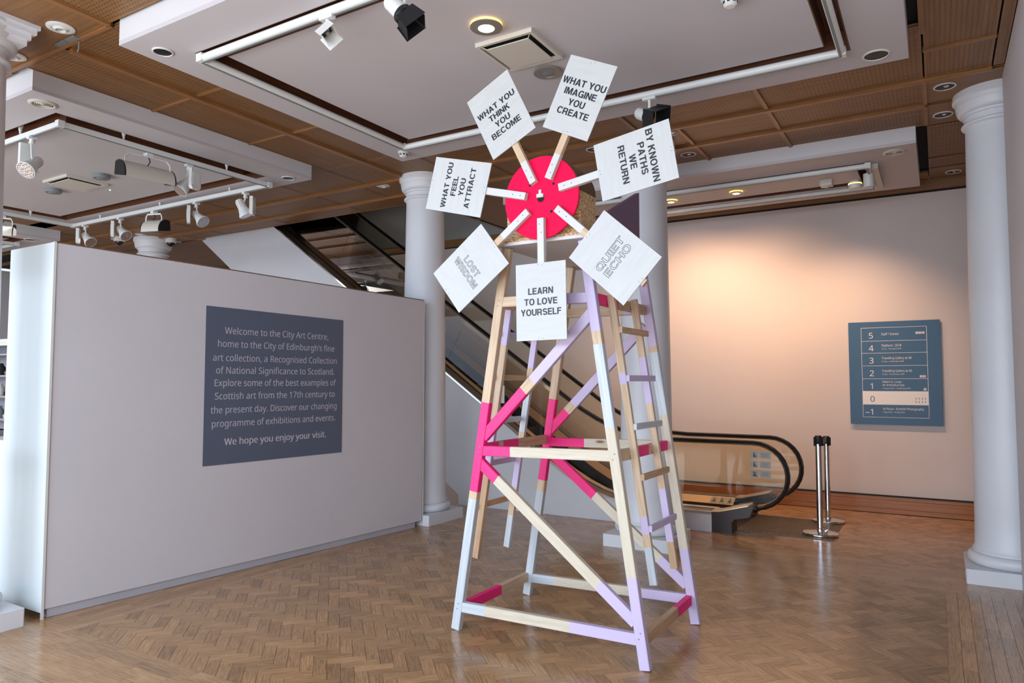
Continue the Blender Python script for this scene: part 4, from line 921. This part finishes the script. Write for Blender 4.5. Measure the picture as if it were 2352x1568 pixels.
# steps
def stepz(x): return max(0.02, deck(x) - 0.18) if x > -3.0 else deck(x) - 0.18
sx = -2.55
while sx > XE + 0.4:
    z = max(0.015, deck(sx - 0.15) - 0.20); b = MB()
    b.box(sx - 0.385, sx, 7.75, 8.29, z - 0.03, z, M_STEP)
    zr = max(0.0, deck(sx + 0.2) - 0.22)
    b.prism([(sx - 0.01, 7.75, zr - .05), (sx - 0.01, 7.75, z), (sx, 7.75, z), (sx + 0.015, 7.75, zr - .05)], (0, 0.54, 0), M_STEP)
    for k in range(18): b.box(sx - 0.38, sx - 0.004, 7.765 + k * 0.03, 7.775 + k * 0.03, z, z + 0.006, M_STEP)
    b.build('step', esc); sx -= 0.40
# ribbed landing plate let into the floor at the foot
lp = thing('landing_plate', 'dark ribbed metal plate on the floor at the escalator foot', 'floor plate', (-1.7, 8.1, 0))
b = MB(); b.box(-2.56, -0.93, 7.60, 8.62, 0.0005, 0.005, M_DKMETAL); b.build('base_plate', lp)
b = MB(); xq = -1.84
while xq < -0.94:
    b.prism([(xq, 7.61, 0.005), (xq + 0.007, 7.61, 0.005), (xq + 0.007, 8.61, 0.005), (xq, 8.61, 0.005)], (0, 0, 0.006), M_RIB); xq += 0.0155
o_ = b.build('plate_ribs', lp); o_['kind'] = 'stuff'
# newel end pieces
for (y0, y1) in ((7.44, 7.66), (8.44, 8.66)):
    prof = [(-2.06, 0.0), (-1.85, 0.0), (-1.85, 0.115), (-1.825, 0.145), (-1.675, 0.178), (-1.64, 0.262), (-1.685, 0.288), (-1.98, 0.208), (-2.06, 0.203)]
    b = MB(); b.prism([(x, y0, z) for x, z in prof], (0, y1 - y0, 0), M_DKMETAL); b.build('newel_base', esc)
    b = MB(); b.prism([(x, y0 - 0.004, z) for x, z in ((-2.06, 0.203), (-1.98, 0.208), (-1.685, 0.288), (-1.69, 0.296), (-1.985, 0.216), (-2.06, 0.211))], (0, y1 - y0 + 0.008, 0), M_GOLD); b.build('newel_trim', esc)
b = MB(); b.lathe([(0.03, -0.02), (0.045, 0.0), (0.04, 0.03), (0.0, 0.035)], (-1.66, 7.60, 0.245), M_BLACK, 16, axis=(1, 0, 0.1)); b.build('handrail_inlet', esc)
b = MB(); b.lathe([(0.03, -0.02), (0.045, 0.0), (0.04, 0.03), (0.0, 0.035)], (-1.66, 8.48, 0.245), M_BLACK, 16, axis=(1, 0, 0.1)); b.build('handrail_inlet', esc)
# pictograms on the far deck
def DK(x, v, lift): return (x, 8.30 + 0.145 * v - 0.39 * lift, 0.205 - 0.060 + 0.062 * v + 0.92 * lift)
for k in range(3):
    x0 = -2.315 + k * 0.09; b = MB()
    b.prism([DK(x0, .12, .001), DK(x0 + 0.08, .12, .001), DK(x0 + 0.08, .88, .001), DK(x0, .88, .001)], (0, -0.0008, 0.0018), M_PLAQUE)
    for (u0, u1, v0, v1) in ((.02, .06, .3, .42), (.034, .044, .22, .75), (.024, .03, .45, .7))[:2 + k % 2]:
        b.prism([DK(x0 + u0, v0, .003), DK(x0 + u1, v0, .003), DK(x0 + u1, v1, .003), DK(x0 + u0, v1, .003)], (0, -0.0004, 0.0008), M_INK)
    b.build('safety_pictogram', esc)
NC = (-1.665, 0.583); NR = 0.342
def railpath(y):
    p = [(-1.70, y, 0.243)]
    for k in range(0, 15):
        a = -PI / 2 + 0.12 + (PI - 0.12) * k / 14; p.append((NC[0] + NR * math.cos(a), y, NC[1] + NR * 0.99 * math.sin(a)))
    for x in [-1.9, -2.2, -2.5, -2.6, -2.8, -3.0, -3.2, -3.4, -3.6, -3.75, -4.2, -6, -8, -10, XE]: p.append((x, y, railz(x)))
    return p
for y in (7.62, 8.46):
    b = MB(); b.tube(railpath(y), 0.03, M_RUBBER, 12, flat=(0.036, 0.020)); b.build('handrail', esc)
    b = MB(); pth = [Vector(p) for p in railpath(y)]; ins = []
    for i in range(1, len(pth)):
        tdir = (pth[min(i + 1, len(pth) - 1)] - pth[i - 1]).normalized(); n_ = Vector((0, 1, 0)).cross(tdir)
        if (n_.z > 0 and pth[i].z > 0.6) or (pth[i].x > -1.6 and (pth[i] - Vector((NC[0], y, NC[1]))).dot(n_) > 0): n_ = -n_
        ins.append(pth[i] + n_ * 0.026)
    b.tube(ins, 0.01, M_GOLD, 8, flat=(0.017, 0.008)); b.build('handrail_guide', esc)
# glass panes, joints square to the slope
def inner(x): return railz(x) - 0.024
SL = math.atan(0.694)
def panes(y):
    out = []
    # newel pane
    poly = [(-2.72, deck(-2.72)), (-1.98, 0.208), (-1.69, 0.286)]
    for k in range(2, 15):
        a = -PI / 2 + 0.12 + (PI - 0.12) * k / 14; poly.append((NC[0] + (NR - 0.026) * math.cos(a), NC[1] + (NR - 0.026) * 0.99 * math.sin(a)))
    poly += [(-2.2, inner(-2.2)), (-2.6, inner(-2.6)), (-2.80, inner(-2.80))]
    out.append(poly)
    cuts = [(-2.725, -2.805)]; xb = -3.55
    while xb > XE + 1.0:
        h_ = 0.687 * math.cos(SL) + 0.0
        cuts.append((xb, xb + 0.687 * 0.694 / (1 + 0.694 ** 2) * (1.0))); xb -= 1.02
    for i in range(len(cuts) - 1):
        (b0, t0), (b1, t1) = cuts[i], cuts[i + 1]; n = 5
        lo = [(b0 - 0.003 + (b1 + 0.003 - b0) * k / n) for k in range(n + 1)]; hi = [(t0 - 0.003 + (t1 + 0.003 - t0) * k / n) for k in range(n + 1)]
        out.append([(x, deck(x)) for x in lo] + [(x, inner(x)) for x in hi[::-1]])
    for poly in out:
        b = MB(); base = len(b.v)
        n = len(poly); b.v += [(x, y - 0.004, z) for x, z in poly]
        b.face(list(range(n)), M_GLASS)
        b.build('glass_pane', esc)
panes(7.62); panes(8.46)
# etched plaques on the near glass
for r in range(3):
    z0 = 0.83 - r * 0.098
    for k, (xa, xb_) in enumerate(((-1.690, -1.618), (-1.602, -1.490))):
        b = MB(); zz0 = z0 - 0.072
        b.box(xa, xb_, 7.612, 7.615, zz0, z0, M_PLAQUE)
        if k == 0:
            xm = (xa + xb_) / 2
            b.lathe([(0.007, -0.0005), (0.007, 0.0005), (0, 0.0005)], (xm, 7.611, z0 - 0.018), M_INK, 10, axis=(0, -1, 0)); b.box(xm - 0.008, xm + 0.008, 7.610, 7.612, zz0 + 0.012, z0 - 0.028, M_INK)
            b.box(xm + 0.012, xm + 0.022, 7.610, 7.612, zz0 + 0.012, z0 - 0.04, M_INK)
            if r == 2: b.bar((xa + .01, 7.610, zz0 + .012), (xb_ - .01, 7.610, z0 - .01), (0, 1, 0), 0.001, 0.004, [(0, 1, M_INK)]); b.bar((xa + .01, 7.610, z0 - .01), (xb_ - .01, 7.610, zz0 + .012), (0, 1, 0), 0.001, 0.004, [(0, 1, M_INK)])
        else:
            for q_ in range(4): b.box(xa + 0.014 + 0.004 * (q_ % 2), xb_ - 0.014 - 0.006 * (q_ % 3), 7.6112, 7.612, z0 - 0.018 - q_ * 0.012, z0 - 0.0155 - q_ * 0.012, M_INK)
        b.build('notice_plaque', esc)

# ------------------------------------------------------------------ queue posts
def post(x, y, label, h, ca):
    t = thing('queue_post', label, 'queue post', (x, y, 0.012), 'chrome queue posts')
    z = 0.012
    b = MB(); b.lathe([(0.168, z), (0.171, z + 0.004), (0.171, z + 0.016), (0.166, z + 0.021), (0.10, z + 0.031), (0.04, z + 0.036)], (x, y, 0), M_CHROME, 44); b.build('base', t)
    b = MB(); b.lathe([(0.034, z + 0.034), (0.034, z + 0.055), (0.030, z + 0.06), (0.030, h - 0.085)], (x, y, 0), M_CHROME, 28); b.build('pole', t)
    b = MB(); b.lathe([(0.030, h - 0.085), (0.033, h - 0.08), (0.033, h - 0.006), (0.028, h), (0, h)], (x, y, 0), M_BLACK, 24)
    for k in range(4):
        a = ca + k * PI / 2; dx, dy = math.cos(a), math.sin(a)
        b.bar((x + dx * 0.038, y + dy * 0.038, h - 0.105), (x + dx * 0.038, y + dy * 0.038, h - 0.015), (-dy, dx, 0), 0.022, 0.014, [(0, 1, M_BLACK)])
    b.build('belt_head', t)
post(-1.066, 7.83, 'chrome queue post standing nearer on the ribbed plate', 1.0, 0.55)
post(-1.087, 8.59, 'chrome queue post standing behind the nearer one', 0.945, 0.55)
b = MB(); b.box(-1.082, -1.072, 7.87, 8.55, 0.885, 0.935, M_BLACK); o_ = b.build('belt')
tag(o_, 'short black belt stretched between the two chrome queue posts', 'belt')

# ------------------------------------------------------------------ windmill sculpture
wm = thing('windmill_sculpture', 'tall timber windmill sculpture with pink disc and seven lettered boards', 'windmill sculpture', (-2.0, 4.14, 0))
FY, BY_ = 3.722, 4.582
LEG = {'A': lambda z: -2.637 + 0.158 * z, 'B': lambda z: -1.392 - 0.149 * z, 'C': lambda z: -1.375 - 0.1474 * z, 'D': lambda z: -2.617 + 0.1547 * z}
TOPZ = 2.368
def bands(lst, total, start=0.0):
    """lst = [(end_value, mat)], values measured along the member"""
    out = []; a = start
    for e, m in lst: out.append(((a - start) / (total - start), (e - start) / (total - start), m)); a = e
    return out
def member(name, a, b, side, w_, t_, bd): return MB().bar(a, b, side, w_, t_, bd).build(name, wm)
LB = {'A': [(.817, M_SILV), (.864, M_PINE), (1.417, M_PINK), (TOPZ, M_PINE)],
      'B': [(.477, M_LILAC), (1.287, M_PINEP), (1.76, M_SILV), (1.835, M_PINE), (TOPZ, M_LILAC)],
      'C': [(.466, M_LILAC), (1.327, M_PINEP), (1.743, M_SILV), (1.784, M_PINE), (TOPZ, M_LILAC)],
      'D': [(.752, M_SILV), (.834, M_PINE), (1.42, M_PINK), (TOPZ, M_PINE)]}
for k in 'ABCD':
    y = FY if k in 'AB' else BY_; f = LEG[k]
    member('leg', (f(0.0045), y, 0.0045), (f(TOPZ), y, TOPZ), (1, 0, 0), 0.059, 0.044, bands(LB[k], TOPZ, 0.0))
def rail(k0, k1, z0, z1, lst, name='cross_rail'):
    y = FY if k0 == 'A' else BY_; x0, x1 = LEG[k0](z0) + 0.012, LEG[k1](z1) - 0.012
    member(name, (x0, y, z0), (x1, y, z1), (0, 0, 1), 0.062, 0.038, [((a - x0) / (x1 - x0) if a is not None else 0, (b_ - x0) / (x1 - x0) if b_ is not None else 1, m) for a, b_, m in lst])
rail('A', 'B', 2.038, 2.032, [(None, -1.98, M_PINE), (-1.98, None, M_LILAC)])
rail('A', 'B', 1.120, 1.134, [(None, -2.236, M_PINK), (-2.236, None, M_PINEP)])
rail('A', 'B', 0.145, 0.157, [(None, -2.42, M_SILV), (-2.42, -1.841, M_PINEP), (-1.841, None, M_LILAC)])
rail('D', 'C', 2.038, 2.034, [(None, -1.84, M_PINE), (-1.84, None, M_LILAC)])
rail('D', 'C', 1.113, 1.128, [(None, -2.147, M_PINK), (-2.147, None, M_PINEP)])
rail('D', 'C', 0.125, 0.152, [(None, -2.395, M_SILV), (-2.395, -1.73, M_PINEP), (-1.73, None, M_LILAC)])
def brace(y, p, q, lst):
    d_ = (q[0] - p[0], q[1] - p[1])
    member('diagonal_brace', (p[0], y, p[1]), (q[0], y, q[1]), (-d_[1], 0, d_[0]), 0.064, 0.036, [((a - p[0]) / d_[0] if a is not None else 0, (b_ - p[0]) / d_[0] if b_ is not None else 1, m) for a, b_, m in lst])
brace(FY, (-2.432, 1.205), (-1.690, 1.950), [(None, -2.145, M_PINK), (-2.145, -2.084, M_PINE), (-2.084, None, M_LILAC)])
brace(FY, (-2.462, 1.049), (-1.447, 0.242), [(None, -2.338, M_PINK), (-2.338, -1.664, M_PINEP), (-1.664, None, M_LILAC)])
brace(BY_, (-2.423, 1.196), (-1.697, 1.926), [(None, -2.284, M_PINK), (-2.284, -2.232, M_PINE), (-2.232, None, M_LILAC)])
brace(BY_, (-2.44, 1.052), (-1.43, 0.237), [(None, -2.076, M_PINK), (-2.076, -1.607, M_PINEP), (-1.607, None, M_LILAC)])
Y0, Y1 = 3.745, 4.559
def srail(x, z, lst):
    member('side_rail', (x, Y0, z), (x, Y1, z), (0, 0, 1), 0.062, 0.038, [((a if a else Y0) - Y0, (b_ if b_ else Y1) - Y0, m) for a, b_, m in lst] and [(((a or Y0) - Y0) / (Y1 - Y0), ((b_ or Y1) - Y0) / (Y1 - Y0), m) for a, b_, m in lst])
srail(LEG['B'](.152) + .002, .150, [(None, 4.283, M_PINED), (4.283, None, M_PINK)])
srail(LEG['B'](1.13) + .002, 1.130, [(None, 3.955, M_PINE), (3.955, 4.204, M_PINK), (4.204, 4.267, M_PINE), (4.267, None, M_PINK)])
srail(LEG['B'](2.03) + .002, 2.028, [(None, 4.06, M_PINK), (4.06, None, M_PINED)])
srail(LEG['A'](.13), .130, [(None, 4.195, M_PINK), (4.195, None, M_PINE)])
srail(LEG['A'](1.13), 1.132, [(None, 3.905, M_PINK), (3.905, 3.962, M_PINE), (3.962, 4.155, M_PINK), (4.155, None, M_PINED)])
srail(LEG['A'](2.03), 2.036, [(None, None, M_PINE)])
# ladders hung outside the side rails
def stile(fx, y, z0, z1, lst):
    member('ladder_stile', (fx(z0), y, z0), (fx(z1), y, z1), (1, 0, 0), 0.045, 0.030, bands(lst, z1, z0))
RX = lambda z: LEG['B'](z) + 0.002 + 0.019 + 0.0235
LX = lambda z: LEG['A'](z) - 0.019 - 0.0235
stile(RX, 3.905, .405, 2.062, [(.611, M_SILV), (.683, M_PINE), (.782, M_LILAC), (1.533, M_PINE), (1.60, M_LILAC), (2.062, M_PINE)])
stile(RX, 4.275, .415, 2.070, [(.573, M_PINED), (.889, M_LILAC), (1.412, M_PINE), (1.702, M_LILAC), (2.070, M_PINE)])
stile(LX, 3.905, .405, 2.008, [(.98, M_PINED), (1.24, M_LILAC), (1.784, M_PINE), (2.008, M_LILAC)])
stile(LX, 4.295, .400, 2.000, [(.622, M_SILV), (.816, M_PINE), (1.158, M_LILAC), (1.202, M_PINE), (1.566, M_SILV), (1.644, M_PINE), (2.0, M_LILAC)])
for z, m in ((1.853, M_PINED), (1.568, M_LILAC), (1.288, M_SILV), (1.002, M_PINED), (.716, M_LILAC)):
    x = RX(z) + 0.0225 + 0.010; member('rung', (x, 3.892, z), (x, 4.335, z), (0, 0, 1), 0.036, 0.020, [(0, 1, m)])
for z, m in ((1.856, M_LILAC), (1.574, M_PINED), (1.291, M_SILV), (1.012, M_LILAC), (.739, M_PINED)):
    x = LX(z) - 0.0225 - 0.010; member('rung', (x, 3.872, z), (x, 4.325, z), (0, 0, 1), 0.036, 0.020, [(0, 1, m)])
# platform, nacelle, tail
b = MB(); b.box(-2.292, -1.690, 3.650, 4.725, 2.370, 2.389, M_WOODW, au=(1, 0, 0)); b.build('platform', wm)
b = MB(); b.box(-2.290, -1.692, 3.656, 4.70, 2.390, 2.407, M_OSB); b.build('base_sheet', wm)
NX0, NX1, NY0, NY1, NZ = -2.241, -1.745, 3.682, 3.892, 2.655
nc_ = (NX0 + NX1) / 2; nr = (NX1 - NX0) / 2 - 0.004
arc = [(nc_ + nr * math.cos(a * PI / 18), NZ + (nr - 0.02) * math.sin(a * PI / 18)) for a in range(0, 19)]
for y in (NY0, NY1 - 0.015):
    b = MB(); b.prism([(NX0, y, 2.408), (NX1, y, 2.408), (NX1, y, NZ)] + [(x, y, z) for x, z in arc] + [(NX0, y, NZ)], (0, 0.015, 0), M_OSB); b.build('nacelle_end_panel', wm)
for x in (NX0, NX1 - 0.015):
    b = MB(); b.box(x, x + 0.015, NY0 + 0.016, NY1 - 0.016, 2.408, NZ, M_OSB); b.build('nacelle_side_panel', wm)
b = MB(); arc2 = [(nc_ + (nr + 0.005) * math.cos(a * PI / 18), NZ + (nr - 0.013) * math.sin(a * PI / 18)) for a in range(0, 19)]
for i in range(18):
    p, q, r_, s_ = arc2[i], arc2[i + 1], arc[i + 1], arc[i]
    b.prism([(p[0], NY0 - .002, p[1]), (q[0], NY0 - .002, q[1]), (r_[0], NY0 - .002, r_[1]), (s_[0], NY0 - .002, s_[1])], (0, NY1 - NY0 + .004, 0), M_OSBD)
b.build('nacelle_curved_roof', wm)
b = MB(); b.prism([(-2.008, 3.90, 2.408), (-2.008, 5.227, 2.41), (-2.008, 5.227, 3.026), (-2.008, 3.90, 2.413)], (0.036, 0, 0), M_PURPLE, au=(0, 1, 0)); b.build('tail_fin', wm, 'dark purple triangular tail fin')
# disc
K = 3.56 / 3.5
def S(x, z, y=3.56): k = y / 3.5; return Vector((x * k, y, 1.55 + (z - 1.55) * k))
HUB = S(-1.905, 2.590, 3.606)
b = MB(); b.lathe([(0.0, 0.0), (0.243, 0.0), (0.245, 0.002), (0.245, 0.010), (0.243, 0.012), (0.0, 0.012)], (HUB.x, 3.612, HUB.z), M_DISC, 72, axis=(0, -1, 0), smooth=False); disc = b.build('wheel_disc', wm, 'bright pink round disc')
for dx, dz, r in ((0, -0.004, 0.0235), (-.073, .083, .0085), (.084, .071, .0085), (-.088, -.074, .0085), (.070, -.090, .0085)):
    b = MB(); b.lathe([(r, 0), (r, 0.0008), (0, 0.0008)], (HUB.x + dx, 3.5998, HUB.z + dz), M_DARK, 20, axis=(0, -1, 0)); b.build('drilled_hole', disc)
b = MB(); b.box(HUB.x - .021, HUB.x + .021, 3.585, 3.60, HUB.z - 0.001, HUB.z + 0.020, M_WOODW); b.box(HUB.x - .008, HUB.x + .008, 3.588, 3.598, HUB.z + 0.018, HUB.z + 0.044, M_WOODW); b.build('hub_bracket', wm)
b = MB(); b.tube([(HUB.x, 3.69, HUB.z), (HUB.x, 3.60, HUB.z)], 0.02, M_DARK, 16); b.build('axle', wm)
QB = {'LOST': [(-2.3153, 2.4851), (-2.1158, 2.2356), (-2.4699, 1.9641), (-2.6665, 2.2164)],
      'FEEL': [(-2.6478, 2.9503), (-2.2389, 2.8405), (-2.3185, 2.5278), (-2.7281, 2.6291)],
      'THINK': [(-2.1307, 3.3866), (-1.9388, 3.0009), (-2.2279, 2.8621), (-2.4174, 3.2469)],
      'IMAGINE': [(-1.7089, 3.3767), (-1.4367, 3.2420), (-1.6158, 2.8624), (-1.8951, 2.9993)],
      'KNOWN': [(-1.1612, 2.8997), (-1.0985, 2.5900), (-1.5242, 2.5165), (-1.5815, 2.8365)],
      'QUIET': [(-1.5187, 2.4744), (-1.2070, 2.1895), (-1.4063, 1.9465), (-1.7307, 2.2276)],
      'LEARN': [(-2.0697, 2.2157), (-1.7543, 2.2224), (-1.7433, 1.7834), (-2.0681, 1.7779)]}
TXT = {'LOST': (['LOST', 'WISDOM'], -1, .236, True, .058, 0.01), 'FEEL': (['WHAT YOU', 'FEEL', 'YOU', 'ATTRACT'], 1, .283, False, .0600, -0.004),
       'THINK': (['WHAT YOU', 'THINK', 'YOU', 'BECOME'], 1, .283, False, .056, -.012), 'IMAGINE': (['WHAT YOU', 'IMAGINE', 'YOU', 'CREATE'], 1, .290, False, .0565, -.008),
       'KNOWN': (['BY KNOWN', 'PATHS', 'WE', 'RETURN'], 1, .292, False, .0555, .018), 'QUIET': (['QUIET', 'ECHO'], -1, .218, True, .060, 0.0),
       'LEARN': (['LEARN', 'TO LOVE', 'YOURSELF'], -1, .262, False, .061, 0.0)}
WHITEEND = {'LOST': .335, 'FEEL': 9, 'THINK': .262, 'IMAGINE': .262, 'KNOWN': 9, 'QUIET': .335, 'LEARN': 9}
LBL = {'LOST': 'white board with outlined words lost wisdom', 'FEEL': 'white board reading what you feel you attract', 'THINK': 'white board reading what you think you become', 'IMAGINE': 'white board reading what you imagine you create',
       'KNOWN': 'white board reading by known paths we return', 'QUIET': 'white board with outlined words quiet echo', 'LEARN': 'white board reading learn to love yourself'}
def screw(p, ax, parent, r=0.0035, m=None):
    b = MB(); b.lathe([(r, 0), (r, 0.0008), (0, 0.0012)], p, m or M_GREYFIX, 10, axis=ax); b.build('screw', parent)
for k, q in QB.items():
    P = [S(*p) for p in q]; c = sum(P, Vector()) / 4; es = [P[(i + 1) % 4] - P[i] for i in range(4)]
    if es[0].length > es[1].length: lo, sh_ = (es[0] - es[2]) / 2, (es[1] - es[3]) / 2
    else: lo, sh_ = (es[1] - es[3]) / 2, (es[0] - es[2]) / 2
    h = lo.length; w_ = sh_.length; r_ = lo.normalized(); hub = Vector((HUB.x * 3.56 / 3.606, 3.56, 1.55 + (HUB.z - 1.55) * 3.56 / 3.606))
    if (c - hub).dot(r_) < 0: r_ = -r_
    s_ = Vector((r_.z, 0, -r_.x))   # r_ rotated -90deg seen from the front: right-hand side when r_ is up
    cc = c; dcen = (c - hub).dot(r_)
    a0 = hub + s_ * 0 + r_ * 0.115; a0 = cc - r_ * (dcen - 0.115); a1 = cc + r_ * (h / 2 + (0.012 if k == 'QUIET' else -0.006))
    a0.y = a1.y = 3.581; Ln = (a1 - a0).length; we = min(1, max(0.02, (WHITEEND[k] - 0.115) / Ln)) if WHITEEND[k] < 5 else 1
    bd = [(0, we, M_WOODW)] + ([(we, 1, M_PINE)] if we < 1 else [])
    arm = MB().bar(a0, a1, s_, 0.044, 0.034, bd).build('blade_arm', wm)
    for dd in (0.035, 0.085):
        p = a0 + r_ * dd; screw((p.x + s_.x * .006 * (1 if dd < .05 else -1), 3.5638, p.z), (0, -1, 0), arm, m=M_BATTEN)
    b = MB(); n_ = [cc + r_ * h / 2 + s_ * w_ / 2, cc + r_ * h / 2 - s_ * w_ / 2, cc - r_ * h / 2 - s_ * w_ / 2, cc - r_ * h / 2 + s_ * w_ / 2]
    for v in n_: v.y = 3.557
    b.prism(n_, (0, 0.006, 0), M_BOARD, au=s_); board = b.build('blade_board', wm, LBL[k])
    for e in (-1, 1):
        for e2 in (-1, 1): screw(tuple(cc + r_ * (h / 2 - 0.014) * e + s_ * 0.014 * e2 + Vector((0, 3.5568 - cc.y, 0)))[:1] + (3.5568,) + (tuple(cc + r_ * (h / 2 - 0.014) * e + s_ * 0.014 * e2)[2] + 0.003 * e2,), (0, -1, 0), board, 0.0026)
    lines, up, fw_, outl, ls, sh2 = TXT[k]
    ud = r_ * up; rd = Vector((ud.z, 0, -ud.x)); capsize = 0.0525 if not outl else 0.0600
    capsize = 0.0368 if not outl else 0.0415
    nat = max(capw(l_) for l_ in lines) * capsize; n = len(lines)
    for i, s2 in enumerate(lines):
        org = cc + ud * (((n - 1) / 2 - i) * ls) + r_ * sh2; org.y = 3.5564
        caps(s2, capsize, fw_ / nat, M_OUT if outl else M_INK, frame(org, rd, ud), board, outline=0.0012 if outl else 0)
# pairs of screws at the frame joints
for k, z in (('A', 1.13), ('A', 0.15), ('B', 2.04), ('B', 0.18), ('B', 1.13), ('A', 2.03)):
    for dz in (-0.016, 0.016): screw((LEG[k](z) + 0.3 * dz, FY - 0.0222, z + dz), (0, -1, 0), wm, 0.0045, M_CREAM if k == 'B' and z > 2 else M_GREYFIX)

# ------------------------------------------------------------------ shop corner seen past the partition's left end
ct = thing('shop_counter', 'white shop counter glimpsed left of the partition end', 'counter', (-7.6, 3.2, 0))
b = MB(); b.box(-8.6, -6.75, 3.05, 3.75, 0.0, 0.09, M_SKIRT); b.build('plinth', ct)
b = MB(); b.box(-8.6, -6.70, 3.02, 3.78, 0.09, 1.02, M_FIX); b.build('body', ct)
b = MB(); b.box(-8.64, -6.66, 2.98, 3.82, 1.02, 1.05, M_FIX); b.build('top', ct)
till = thing('card_till', 'small dark till with keys on the shop counter', 'till', (-7.55, 3.15, 1.05))
b = MB(); b.box(-7.75, -7.40, 3.05, 3.30, 1.051, 1.10, M_GREYFIX); b.build('body', till)
for i in range(4):
    for j in range(3): b = MB(); b.box(-7.72 + i * .075, -7.66 + i * .075, 3.07 + j * .07, 3.12 + j * .07, 1.10, 1.112, M_BLACK); b.build('key', till)
su = thing('display_shelves', 'grey shop shelving with small goods beside the left column', 'shelving', (-12.2, 5.6, 0))
b = MB(); b.box(-13.4, -11.0, 5.72, 5.76, 0.0, 2.1, M_SKIRT); b.build('back_board', su)
for x in (-13.4, -11.03): b = MB(); b.box(x, x + 0.03, 5.35, 5.72, 0.0, 2.1, M_SKIRT); b.build('side_board', su)
for z in (0.5, 0.95, 1.3, 1.62, 1.95): b = MB(); b.box(-13.37, -11.03, 5.35, 5.72, z, z + 0.025, M_SKIRT); b.build('shelf', su)
b = MB(); b.box(-13.4, -11.0, 5.33, 5.76, 2.1, 2.2, M_FIX); b.build('header', su)
cnt = 0
for z in (0.975, 1.325, 1.645):
    for x in (-12.75, -12.45, -12.15, -11.85):
        cnt += 1
        pr = [(0.05, 0), (0.06, 0.03), (0.062, 0.12), (0.03, 0.17), (0.03, 0.19), (0, 0.19)] if cnt % 2 else [(0.07, 0), (0.08, 0.05), (0.05, 0.08), (0.055, 0.10), (0, 0.10)]
        o_ = MB().lathe(pr, (x, 5.5, z), [M_DARK, M_GREYFIX, M_CREAM][cnt % 3], 14).build('ornament')
        tag(o_, ['dark', 'grey', 'cream'][cnt % 3 - 0] + (' vase' if cnt % 2 else ' bowl') + ' on the ' + ('lowest', 'middle', 'highest')[int((cnt - 1) / 4)] + ' visible shop shelf, ' + ('leftmost', 'second from left', 'third from left', 'rightmost')[(cnt - 1) % 4] + ' of four', 'ornament', 'ornaments on the shop shelving')
